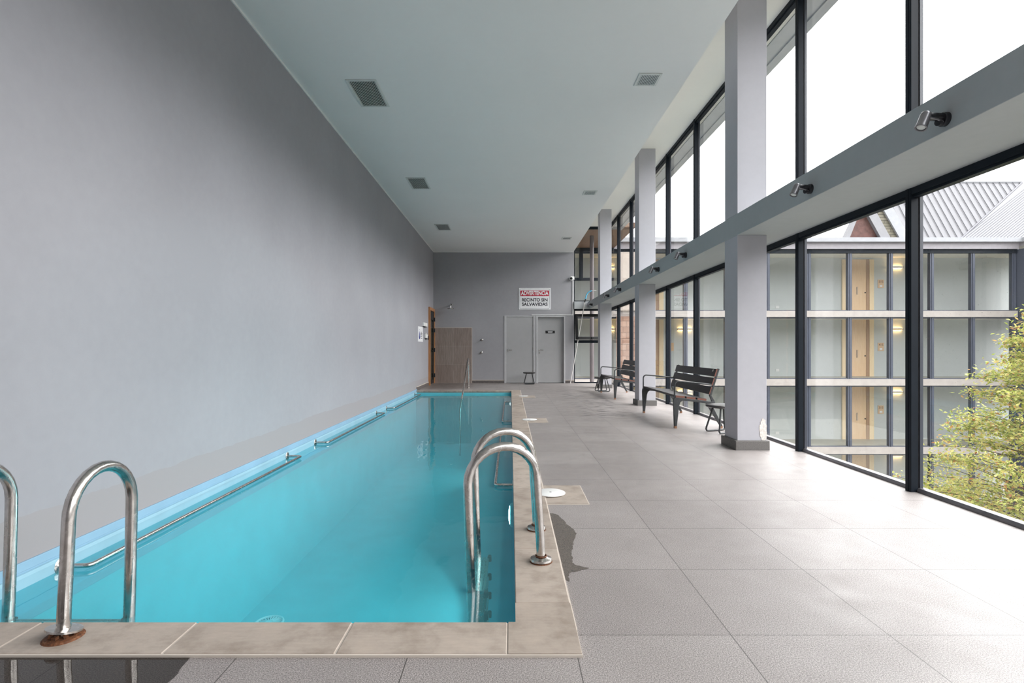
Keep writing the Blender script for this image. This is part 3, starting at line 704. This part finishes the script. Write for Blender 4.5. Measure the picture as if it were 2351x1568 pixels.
# pool lamps
for y, z, lab in ((4.75, -.40, 'glowing underwater lamp in the right pool wall by the ladder'), (12.9, -.25, 'small white inlet light in the right pool wall at the far end')):
    o = (PX, y, z); r = thing('pool_lamp', o, lab, 'lamp', 'underwater lamps')
    q = .085 if y < 6 else .05
    b = MB(); b.lathe([(q+.02,0),(q+.018,.02),(q,.028)], o, (-1,0,0), 24); b.build('bezel', M['plastic'], r, smooth=40, origin=o)
    b = MB(); b.lathe([(q,.02),(q*.9,.034),(q*.4,.042)], o, (-1,0,0), 24); b.build('lamp_lens', M['pool_lamp'], r, smooth=60, origin=o)
# drain cover on the pool floor
o = (-2.10, 4.66, -1.32); r = thing('drain_cover', o, 'round white slotted drain cover on the pool floor', 'drain')
b = MB(); b.tube([(o[0]+.112*math.cos(2*PI*k/32), o[1]+.112*math.sin(2*PI*k/32), -1.31) for k in range(32)], .012, 8, True)
for k in range(24):
    t = 2*PI*k/24; b.tube([(o[0]+.03*math.cos(t), o[1]+.03*math.sin(t), -1.306), (o[0]+.11*math.cos(t), o[1]+.11*math.sin(t), -1.31)], .0055, 6)
b.lathe([(.035,0),(.03,.012)], (o[0], o[1], -1.315)); b.build('grille', M['signw'], r, origin=o)
b = MB(); b.lathe([(.105,0),(.105,.004)], (o[0], o[1], -1.32), n=28); b.build('sump', M['liner_d'], r, origin=o)
# skimmer lids
lab = ('round white skimmer lid nearest the viewer beside the ladder', 'middle round white skimmer lid beside the coping', 'farthest round white skimmer lid beside the coping')
for k, y in enumerate((3.953, 8.0, 11.9)):
    if k == 0:
        r0 = thing('skimmer_lid', (.295, y, .012), lab[0], 'lid', 'skimmer lids beside the coping')
        b = MB(); b.lathe([(.110,0),(.110,.003),(.104,.006),(.0,.0065)], (0,0,0), n=36); b.build('cover', M['plastic'], r0, smooth=40)
        b = MB(); b.lathe([(.009,.0065),(.006,.007)], (0,0,0), n=12); b.build('finger_hole', M['dark'], r0)
    else: dup(r0, (.285, y, .012), lab[k])
# puddles
def sheet(name, pts, z, mat, label):
    n = len(pts); b = MB(); b.add([(x,y,z) for x,y in pts], [tuple(range(n))]); return tag(b.build(name, mat), label, 'puddle', kind='stuff')
rr = random.Random(5)
raw = [(.2555,3.50),(.2555,3.30),(.2555,2.95),(.2555,2.70),(.2555,2.50),(.272,2.475),(.276,2.56),(.305,2.585),(.385,2.625),(.33,2.66),(.312,2.70),(.318,2.77),(.33,2.86),(.345,2.94),(.385,3.12),(.375,3.19),(.345,3.29),(.32,3.42),(.29,3.49)]
def rough_outline(raw, sub, amp):
    out = []
    n = len(raw)
    for i in range(n):
        a = raw[i]; c = raw[(i+1) % n]
        for k in range(sub):
            t = k/sub; x = a[0]+(c[0]-a[0])*t; y = a[1]+(c[1]-a[1])*t
            if x > .27 or x < 0: x += rr.uniform(-amp, amp); y += rr.uniform(-amp, amp)
            out.append((x, y))
    return out
sheet('puddle', rough_outline(raw, 5, .004), .0012, M['wet'], 'dark wet patch on the tiles beside the right ladder')
sheet('puddle', rough_outline([(XL+.001,1.872),(-1.12,1.872),(-1.10,1.75),(-1.13,1.62),(-1.05,1.50),(-1.1,1.3),(XL+.001,1.3)], 5, .004)[:], .0010, M['film'], 'shiny thin puddle on the tiles at the lower left')

# ------------------------------------------------------------------ benches
def make_bench(loc, label):
    r = thing('park_bench', loc, label, 'bench', 'benches along the side windows')
    L = .85
    for s in (-1, 1):
        y = s*L; w = .022
        b = MB(); b.prism([(-.325,.03),(-.292,.03),(-.262,.30),(-.245,.352),(-.215,.372),(-.10,.362),(.215,.322),(.222,.355),(-.10,.395),(-.30,.418),(-.332,.405),(-.338,.36)], 'y', y-w, y+w)
        lg = b.build('front_leg', M['bench_m'], r, bevel=.004)
        b = MB(); b.box(-.325, -.293, y-w, y+w, 0, .03); b.build('foot', M['copper'], lg)
        b = MB(); b.prism([(.10,.338),(.175,.328),(.325,.03),(.292,.03)], 'y', y-w*.8, y+w*.8); lg = b.build('rear_leg', M['bench_m'], r, bevel=.003)
        b = MB(); b.box(.293, .324, y-w*.8, y+w*.8, 0, .03); b.build('foot', M['copper'], lg)
        b = MB(); b.prism([(.17,.33),(.215,.322),(.222,.36),(.175,.44),(.285,.80),(.262,.805),(.148,.44),(.175,.37)], 'y', y-w*.7, y+w*.7); b.build('back_support', M['bench_m'], r, bevel=.003)
        pts = [(-.318,y,.40),(-.318,y,.56)]
        for k in range(7):
            t = PI/2*k/6; pts.append((-.268-.05*math.cos(t), y, .58+.05*math.sin(t)))
        pts += [(-.1,y,.618),(.08,y,.598),(.195,y,.585)]
        b = MB(); b.tube(pts, .0105, 12); b.build('armrest', M['bench_m'], r, smooth=60)
    def plank(name, cx, cz, ang, wd, th):
        b = MB(); m = Matrix.Translation((cx, 0, cz)) @ Matrix.Rotation(ang, 4, 'Y')
        b.tbox(m, wd, 2*L+.02, th)
        b.cur = 1
        for s in (-1, 1): b.tbox(m @ Matrix.Translation((0, s*(L+.0115), 0)), wd, .003, th)
        return b.build(name, [M['slat'], M['slat_end']], r)
    for k in range(3): plank('seat_slat', -.245+.145*k, .425-.0125*k*1.45, math.radians(5), .122, .028)
    for k in range(3):
        t = (k+.5)/3; cx = .172+.108*t-.022; cz = .445+.36*t
        p = plank('back_slat', cx, cz, math.radians(-73), .104, .026)
        if k == 2:
            b = MB(); b.lathe([(.015,0),(.014,.003)], (cx-.016, -L+.07, cz+.025), (-1,0,.3), 14); b.build('badge', M['chrome'], p)
    return r
bn = make_bench((2.53, 8.07, 0), 'near slatted bench between the nearest and middle columns')
dup(bn, (2.51, 12.14, 0), 'far slatted bench between the middle and farthest columns')
# stools
def make_stool(loc, rot, label):
    r = thing('stool', loc, label, 'stool', 'low dark stools', rot)
    prof = []
    b = MB(); n = 40; ring = []
    for k in range(n):
        t = 2*PI*k/n; c, s = math.cos(t), math.sin(t)
        e = 2/3.2; ring.append((math.copysign(abs(c)**e, c)*.185, math.copysign(abs(s)**e, s)*.165))
    lv = [(.90,.320),(1.0,.332),(1.0,.352),(.96,.358),(.5,.352)]
    vs = [(x*q, y*q, z) for q, z in lv for x, y in ring]
    fs = [(j*n+i, j*n+(i+1)%n, (j+1)*n+(i+1)%n, (j+1)*n+i) for j in range(len(lv)-1) for i in range(n)] + [tuple(range(n-1,-1,-1)), tuple((len(lv)-1)*n+i for i in range(n))]
    b.add(vs, fs); b.build('seat', M['stool'], r, smooth=40)
    for s in (-1, 1):
        y0, y1 = s*.075, s*.12
        pts = [(-.085, y0, .325), (-.09, y0, .29), (-.145, y1, .06), (-.150, y1, .035), (-.138, y1, .015), (-.115, y1, .012), (.115, y1, .012), (.138, y1, .015), (.150, y1, .035), (.145, y1, .06), (.09, y0, .29), (.085, y0, .325)]
        b = MB(); b.tube(pts, .0115, 10); b.build('leg_frame', M['bench_m'], r, smooth=60)
        b = MB(); b.box(-.11, .11, y0-.012, y0+.012, .312, .322); b.build('seat_bracket', M['bench_m'], r)
    return r
s0 = make_stool((.56, 16.02, 0), (0,0,0), 'low dark stool in front of the grey doors at the end wall')
dup(s0, (2.29, 13.34, 0), 'low dark stool behind the far bench near the farthest column', (0,0,.15))
dup(s0, (2.71, 6.86, 0), 'low dark stool between the near bench and the nearest column', (0,0,.35))
# leaning pole
o = (1.83, 16.38, 0); r = thing('pool_pole', o, 'long white pool cleaning pole leaning on the end beam', 'pole')
top = (2.27, 16.34, 2.50)
b = MB(); b.tube([o, top], .014, 10); b.build('shaft', M['pole'], r, smooth=60, origin=o)
b = MB(); b.tube([(2.262,16.34,2.47),(2.29,16.335,2.58)], .018, 10); b.build('grip_sleeve', M['black'], r, origin=o)
b = MB(); b.tube([(2.285,16.335,2.56),(2.31,16.33,2.68),(2.36,16.31,2.77),(2.43,16.28,2.81),(2.47,16.27,2.82)], .017, 10); b.build('hose_tip', M['hose'], r, smooth=60, origin=o)['label'] = 'curved light blue hose tip'
b = MB(); b.tube([(2.46,16.27,2.82),(2.53,16.25,2.83),(2.60,16.24,2.82)], .008, 8); b.build('hook_end', M['pole'], r, origin=o)

# ------------------------------------------------------------------ outside: hotel wing across the courtyard
FY, WY = 20.5, 22.1
o = (11, FY, -5.4)
r = thing('hotel_wing', o, 'glazed hotel wing with corridors and pitched metal roof across the courtyard', 'building')
X0, X1 = 1.0, 19.3
bands = [(2.26,2.50), (-.35,-.10), (-2.95,-2.69), (-5.5,-5.29)]
for z0, z1 in bands:
    b = MB(); b.box(X0, X1, FY-.12, WY, z0, z1); b.box(X1, 22.5, FY+.35, WY, z0, z1); sb = b.build('floor_slab', [M['slab']], r, origin=o)
    b = MB(); b.box(X0, X1, FY+.05, WY, z1, z1+.012); b.build('corridor_floor', M['corr_f'], sb, origin=o)
    b = MB(); b.box(X0, X1, FY+.05, WY, z0-.012, z0); b.build('corridor_ceiling', M['corr_c'], sb, origin=o)
    b = MB(); b.box(X0, X1, FY-.03, FY+.05, z0-.05, z0); b.box(X0, X1, FY-.03, FY+.05, z1, z1+.03); b.build('window_rail', M['mull'], sb, origin=o)
b = MB(); b.box(X0, 24.5, WY, WY+.2, -5.4, 5.0); b.build('corridor_wall', M['corr'], r, origin=o)
b = MB(); b.box(X0, X1, FY+.05, WY, 4.80, 4.85); b.box(X1, 22.5, FY+.35, WY, 4.80, 4.85); b.build('top_ceiling', M['corr_c'], r, origin=o)
b = MB(); b.box(X0, X1+.02, FY-.15, FY+.1, 4.85, 5.13); b.build('fascia', M['fascia'], r, origin=o)
b = MB(); b.box(X0, X1+.02, FY-.08, FY+.05, 4.70, 4.85); b.build('soffit_rail', M['frame'], r, origin=o)
b = MB(); b.box(X0, X1+.05, FY-.28, FY-.15, 5.10, 5.26); b.build('gutter', M['gutter'], r, origin=o)
lv = [(2.50,4.73), (-.10,2.26), (-2.69,-.35), (-5.29,-2.95)]
k = -7
while 12.96+1.567*k < X1+.1:
    x = 12.96+1.567*k
    for z0, z1 in lv:
        b = MB(); b.box(x-.075, x+.075, FY-.05, FY+.09, z0, z1); b.box(x-.02, x+.02, FY-.065, FY-.05, z0, z1); b.build('mullion', M['mull'], r, origin=o)
    k += 1
for z0, z1 in lv:
    b = MB(); b.box(X0, X1, FY, FY+.008, z0, z1); b.build('glass_band', M['glass_f'], r, origin=o)
# room doors with number plates and wall lamps
nums = ('515', '415', '315', '')
for i, (zf, zt) in enumerate(lv):
    for j, dx in enumerate((13.66, 5.0)):
        ht = min(zt, zf+2.36)
        b = MB(); b.box(dx, dx+.20, WY-.05, WY, zf, ht); b.box(dx+1.12, dx+1.30, WY-.05, WY, zf, ht); cs = b.build('door_casing', M['wood_l'], r, origin=o)
        b = MB(); b.box(dx+.20, dx+1.00, WY-.02, WY, zf+.015, ht); lf = b.build('room_door', M['wood_d'], r, origin=o)
        b = MB(); b.box(dx+1.00, dx+1.12, WY-.035, WY, zf, ht); b.build('door_reveal', m_wood('brown_reveal_wood', (.42,.25,.14), (.5,.31,.18)) if (i, j) == (0, 0) else bpy.data.materials['brown_reveal_wood'], lf, origin=o)
        b = MB(); b.box(dx+.60, dx+.63, WY-.03, WY-.02, zf+.78, zf+1.10); b.build('lock_plate', M['chrome'], lf, origin=o)
        b = MB(); b.lathe([(.025,0),(.025,.03),(.015,.05)], (dx+.95, WY-.02, zf+.86), (0,-1,0), 12); b.build('knob', M['bench_m'], lf, origin=o)
        px = dx+1.50
        if j == 0 and nums[i]:
            b = MB(); b.box(px-.01, px+.23, WY-.02, WY, zf+1.06, zf+1.40); pl = b.build('number_plate', M['tan'], r, origin=o)
            text_mesh('room_number', nums[i], .13, plain('bronze_digits', (.2,.1,.05,1)) if i == 0 else bpy.data.materials['bronze_digits'], pl, Matrix.Translation((px+.11-o[0], WY-.0215-o[1], zf+1.31-o[2])) @ RX, bold=.001)
            b = MB(); b.box(px+.06, px+.16, WY-.024, WY-.02, zf+1.10, zf+1.18); b.build('card_slot', M['signw'], pl, origin=o)
        elif j == 1:
            b = MB(); b.box(px-.01, px+.23, WY-.02, WY, zf+1.06, zf+1.40); b.build('number_plate', M['tan'], r, origin=o)
        for lx in ((dx+1.88,) if j == 0 else (dx+1.88, dx-1.3)):
            lz = zf+1.93 if i else zf+1.88
            b = MB(); b.box(lx, lx+.60, WY-.10, WY-.0, lz, lz+.06); lm = b.build('wall_lamp', M['slab'], r, origin=o)
            b = MB(); b.box(lx+.02, lx+.58, WY-.085, WY-.015, lz+.061, lz+.066); b.box(lx+.02, lx+.58, WY-.085, WY-.015, lz-.006, lz-.001); b.build('light_strip', M['lamp_w'], lm, origin=o)
    b = MB(); b.box(10.94, 11.08, WY-.012, WY, zf+.22, zf+.32); b.build('wall_socket', M['plastic'], r, origin=o)
# cedar shingle panel and pale panel seen past the far column
b = MB(); b.box(4.02, 4.78, FY-.20, FY-.13, -.10, 2.28); b.build('shingle_panel', M['shing_w'], r, origin=o)
b = MB(); b.box(4.10, 4.78, FY-.20, FY-.13, 2.50, 4.72); b.build('pale_panel', M['pale'], r, origin=o)
# roofs: a steep standing-seam slope; t goes up the slope from the eave
TA = 1.71; EZ = 5.2
def RP(x, dy): return (x, FY-.1+dy, EZ+TA*dy)
RH = 1.55
def roof_face(poly): # poly in (x, dy); given thickness along y
    vs = [RP(x, d) for x, d in poly]; vs2 = [(a, b_+.12, c-.02) for a, b_, c in vs]; n = len(poly)
    return vs+vs2, [tuple(range(n)), tuple(range(2*n-1, n-1, -1))] + [(i,(i+1)%n,(i+1)%n+n,i+n) for i in range(n)]
VX0, VX1 = 17.1, 19.75       # valley foot and head
b = MB(); vs, fs = roof_face([(14.6, 0), (VX0, 0), (VX1, RH), (13.4+1.9, RH)][:0] or [(15.0, 0), (VX0, 0), (VX1+1.2, RH), (14.2, RH)]); b.add(vs, fs); ra = b.build('roof_slope', M['roof'], r, origin=o)
b = MB()
def valley_x(d): return VX0 + (VX1+1.2-VX0)*d/RH
x = 13.0
while x < VX1+1.4:
    a0 = 0.0
    # seam runs straight up the slope; clip at the valley
    if x > VX0: a0 = (x-VX0)/(VX1+1.2-VX0)*RH
    if x < 15.0 - .5: a0 = max(a0, (15.0-x)/.8*RH)
    if a0 < RH-.03 and x > 14.25:
        p, q = Vector(RP(x, a0)), Vector(RP(x, RH)); b.tube([p+Vector((0,-.02,.01)), q+Vector((0,-.02,.01))], .0115, 5)
    x += .27
b.build('standing_seams', M['seam'], ra, origin=o)
b = MB(); p, q = Vector(RP(VX0, 0)), Vector(RP(VX1+1.2, RH)); b.tube([p, q], .04, 6); b.build('valley_flashing', M['seam_l'], ra, origin=o)
b = MB(); b.tube([RP(14.0, RH+.02), RP(VX1+1.2, RH+.02)], .05, 6); b.build('ridge_cap', M['gutter'], ra, origin=o)
b = MB(); vs, fs = roof_face([(VX0, 0), (22.5, 0), (24.0, RH+.25), (VX1+1.2, RH)]); b.add(vs, fs); rb = b.build('roof_slope', plain('zinc_roof_lit_slope', (.175,.18,.192,1), .45, .1, .04, 2), r, origin=o)  # same zinc, lighter tone painted in for a slope catching more light
b = MB(); k = 0
while k < 46:
    # seams of the adjoining wing run obliquely across the slope
    d0 = 0.0; xs0 = VX0 + .13*k; x_, d_ = xs0, 0.0
    x2 = xs0 + 2.6/.62; d2 = RH*1.0
    x2 = xs0 + 3.4; p, q = Vector(RP(xs0, 0)), Vector(RP(x2+ .9, RH))
    b.tube([p+Vector((0,-.015,.008)), q+Vector((0,-.015,.008))], .013, 4); k += 1
b.build('standing_seams', M['seam_l'], rb, origin=o)
# gable, barge boards, shingle strip, flashing
gy = FY-.05
g0, g1, ap = (12.850, 5.24), (14.050, 5.24), (13.350, 6.5)
b = MB(); b.prism([g0, g1, ap], 'y', gy, gy+.3); b.build('gable_wall', M['gable'], r, origin=o)
b = MB(); b.prism([g1, (14.417, 5.24), (13.700+.02, 6.5), ap], 'y', gy-.15, gy+.1); b.prism([g0, ap, (ap[0]-.06, 6.5), (12.683, 5.24)], 'y', gy-.15, gy+.1); b.build('barge_board', plain('white_barge_board', (.30,.30,.32,1), .5), r, origin=o)
b = MB(); b.prism([(14.417, 5.24), (14.800, 5.24), (14.083, 6.5), (13.700, 6.5)], 'y', gy-.02, gy+.3); b.build('shingle_strip', M['shing'], r, origin=o)
b = MB(); b.prism([(14.800, 5.24), (15.200, 5.24), (14.433, 6.6), (14.083, 6.5)], 'y', gy-.10, gy+.2); b.build('roof_flashing', M['gutter'], r, origin=o)
# return of the wing towards the viewer at the right
o2, r2 = o, r
dv = Vector((.45, -1, 0)).normalized(); nv = Vector((1, .45, 0)).normalized(); base = Vector((19.36, FY-.1, 0))
def rbox(b, a0, a1, t, z0, z1):
    p = base+dv*a0; q = base+dv*a1
    b.add([(*(p.xy),z0), (*(q.xy),z0), (*((q+nv*t).xy),z0), (*((p+nv*t).xy),z0), (*(p.xy),z1), (*(q.xy),z1), (*((q+nv*t).xy),z1), (*((p+nv*t).xy),z1)], [(0,3,2,1),(4,5,6,7),(0,1,5,4),(1,2,6,5),(2,3,7,6),(3,0,4,7)])
for z0, z1 in bands:
    b = MB(); rbox(b, 0, 6, .4, z0, z1); b.build('floor_slab', M['slab'], r2, origin=o2)
b = MB(); rbox(b, 0, 6, .3, 4.85, 5.13); b.build('fascia', M['fascia'], r2, origin=o2)
b = MB(); rbox(b, 0, 6, 1.62, 4.85, 4.95); b.build('top_ceiling', M['corr_c'], r2, origin=o2)
b = MB(); rbox(b, -.05, 6, -.13, 5.10, 5.26); b.build('gutter', M['gutter'], r2, origin=o2)
for k in range(4):
    b = MB(); rbox(b, (-.12 if k == 0 else .02+1.5*k), .17+1.5*k, .12, -5.3, 4.85); b.build('mullion', M['mull'], r2, origin=o2)
b = MB(); p = base+nv*1.5; b.add([(*(p.xy),-5.3), (*((p+dv*6).xy),-5.3), (*((p+dv*6).xy),5), (*(p.xy),5), (*((p+nv*.1).xy),-5.3), (*((p+dv*6+nv*.1).xy),-5.3), (*((p+dv*6+nv*.1).xy),5), (*((p+nv*.1).xy),5)], [(0,1,2,3),(4,7,6,5),(0,4,5,1),(1,5,6,2),(2,6,7,3),(3,7,4,0)]); b.build('corridor_wall', M['corr'], r2, origin=o2)

# covered walkway just outside the end wall windows
b = MB(); b.box(1.0, 3.9, YB+.25, FY-.3, 4.85, 5.0)
struct(b.build('walkway_soffit', M['wood_r']), 'brown boarded soffit outside the upper end wall window', 'soffit')
b = MB(); b.cyl((2.735, 18.0, -5.4), (2.735, 18.0, 4.85), .07, 24)
tag(b.build('walkway_post', M['post'], smooth=40), 'round grey-brown post outside the end wall windows', 'post')
b = MB(); b.box(1.0, 3.0, YB+.25, FY-.15, -.3, -.1)
struct(b.build('walkway_floor', M['slab']), 'pale walkway floor outside the end wall window', 'walkway')
o = (2.0, FY-.3, 2.5)
r = thing('walkway_screen', o, 'dark framed screen beyond the upper end wall window', 'screen')
b = MB(); b.box(2.59, 2.73, FY-.35, FY-.25, 3.70, 4.85); b.box(1.6, 3.9, FY-.35, FY-.25, 4.72, 4.85); b.box(1.6, 3.9, FY-.35, FY-.25, 3.62, 3.72); b.build('frame', M['frame'], r, origin=o)

b = MB(); b.box(XR+.4, 30, -8, FY-.2, -5.6, -5.4)
struct(b.build('courtyard_ground', M['ground']), 'courtyard ground below the windows', 'ground')

# ------------------------------------------------------------------ tree in the courtyard
o = (7.85, 7.4, -5.4); r = thing('garden_tree', o, 'yellowing leafy tree outside the windows at the far right', 'tree')
rt = random.Random(11)
b = MB(); b.tube([(7.85,7.4,-5.4),(7.87,7.38,-3),(7.90,7.42,-1),(7.95,7.4,.8),(7.97,7.4,2.0)], [.09,.075,.055,.035,.012], 10); b.build('trunk', M['bark'], r, smooth=60, origin=o)
def crown_r(z):
    # crown radius by height: cone with a full skirt
    if z > -1.2: return max(.05, 2.2*(2.5-z)/3.7)
    return 2.2*max(.2, 1-((-1.2-z)/2.6)**2)**.5
twigs = MB(); tips = []
for k in range(380):
    z = rt.uniform(-2.6, 2.15); t = rt.uniform(0, 2*PI); R = crown_r(z)*rt.uniform(.72, 1.08)
    z0 = z - R*rt.uniform(.12, .35); d = Vector((math.cos(t), math.sin(t), 0))
    p0 = Vector((7.90, 7.4, z0)); p3 = Vector((7.90, 7.4, z)) + d*R
    p1 = p0.lerp(p3, .4) + Vector((rt.uniform(-.1,.1), rt.uniform(-.1,.1), .10)); p2 = p0.lerp(p3, .75) + Vector((rt.uniform(-.08,.08), rt.uniform(-.08,.08), .08))
    pts = [p0, p1, p2, p3]; twigs.tube(pts, [.011,.007,.0045,.0025], 5); tips.append(pts)
twigs.build('branches', M['bark'], r, origin=o)
lf = MB()
for pts in tips:
    for seg, cnt in ((0, 12), (1, 54), (2, 84)):
        a, c = pts[seg], pts[seg+1]
        for k in range(cnt):
            u = rt.random(); p = a.lerp(c, u) + Vector((rt.gauss(0,.075), rt.gauss(0,.075), rt.gauss(0,.055)))
            s = rt.uniform(.020, .035); m = Euler((rt.uniform(-.9,.9), rt.uniform(-.9,.9), rt.uniform(0,2*PI))).to_matrix()
            q = [m @ Vector(v)*s for v in ((-1.15,0,0),(-.2,-.52,.12),(1.1,0,-.15),(-.2,.52,.12))]
            lf.add([p+v for v in q], [(0,1,2),(0,2,3)])
lf.build('foliage', M['leaf'], r, origin=o)

# ------------------------------------------------------------------ light: overcast sky, lamp strips, pool lamp
w = bpy.data.worlds.new('overcast_sky'); sc.world = w; w.use_nodes = True
nt = w.node_tree; nt.nodes.clear()
out = nt.nodes.new('ShaderNodeOutputWorld'); bg = nt.nodes.new('ShaderNodeBackground')
tc = nt.nodes.new('ShaderNodeTexCoord')
dt = nt.nodes.new('ShaderNodeVectorMath'); dt.operation = 'DOT_PRODUCT'
L = Vector((.84, .05, .54)).normalized(); dt.inputs[1].default_value = L
nt.links.new(tc.outputs['Generated'], dt.inputs[0])
mr = nt.nodes.new('ShaderNodeMapRange'); mr.interpolation_type = 'SMOOTHSTEP'
mr.inputs['From Min'].default_value = .1; mr.inputs['From Max'].default_value = 1.0; mr.inputs['To Min'].default_value = 1.6; mr.inputs['To Max'].default_value = 9.0
nt.links.new(dt.outputs['Value'], mr.inputs[0])
bg.inputs['Color'].default_value = (1, .985, .99, 1)
sz = nt.nodes.new('ShaderNodeSeparateXYZ'); nt.links.new(tc.outputs['Generated'], sz.inputs[0])
hz = nt.nodes.new('ShaderNodeMapRange'); hz.interpolation_type = 'SMOOTHSTEP'
hz.inputs['From Min'].default_value = .10; hz.inputs['From Max'].default_value = .24; hz.inputs['To Min'].default_value = .06; hz.inputs['To Max'].default_value = 1
nt.links.new(sz.outputs['Z'], hz.inputs[0])
mu = nt.nodes.new('ShaderNodeMath'); mu.operation = 'MULTIPLY'
nt.links.new(mr.outputs[0], mu.inputs[0]); nt.links.new(hz.outputs[0], mu.inputs[1]); nt.links.new(mu.outputs[0], bg.inputs['Strength']); nt.links.new(bg.outputs[0], out.inputs['Surface'])
def portal(name, z0, z1):
    la = bpy.data.lights.new(name, 'AREA'); la.shape = 'RECTANGLE'; la.size = z1-z0; la.size_y = YB-YR
    la.cycles.is_portal = True
    ob = bpy.data.objects.new(name, la); COL.objects.link(ob)
    ob.location = (XR+.02, (YB+YR)/2, (z0+z1)/2); ob.rotation_euler = (0, PI/2, 0)
portal('daylight_lower_windows', 0, BZ0); portal('daylight_upper_windows', BZ1, ZU)
la = bpy.data.lights.new('underwater_light', 'SPOT'); la.energy = 45; la.spot_size = math.radians(120); la.color = (.8,1,1); la.shadow_soft_size = .06
ob = bpy.data.objects.new('underwater_light', la); COL.objects.link(ob); ob.location = (PX-.06, 4.75, -.38); ob.rotation_euler = (0, math.radians(80), 0)

# ------------------------------------------------------------------ camera and view
cam = bpy.data.cameras.new('camera'); cam.sensor_fit = 'HORIZONTAL'; cam.sensor_width = 36
cam.lens = 1230/2351*36; cam.shift_x = .0015; cam.shift_y = .0064; cam.clip_start = .05; cam.clip_end = 200
co = bpy.data.objects.new('camera', cam); COL.objects.link(co)
co.location = (0, 0, 1.08); co.rotation_euler = (PI/2, 0, 0); sc.camera = co
vs_ = sc.view_settings
sc.display_settings.display_device = 'sRGB'
vs_.view_transform = 'Standard'; vs_.look = 'None'; vs_.gamma = 1; vs_.use_curve_mapping = False; vs_.exposure = 0.36
sc.cycles.max_bounces = 8; sc.cycles.diffuse_bounces = 4; sc.cycles.glossy_bounces = 4; sc.cycles.transparent_max_bounces = 20
sc.cycles.adaptive_threshold = .05; sc.cycles.use_denoising = True; sc.cycles.caustics_reflective = False; sc.cycles.caustics_refractive = False
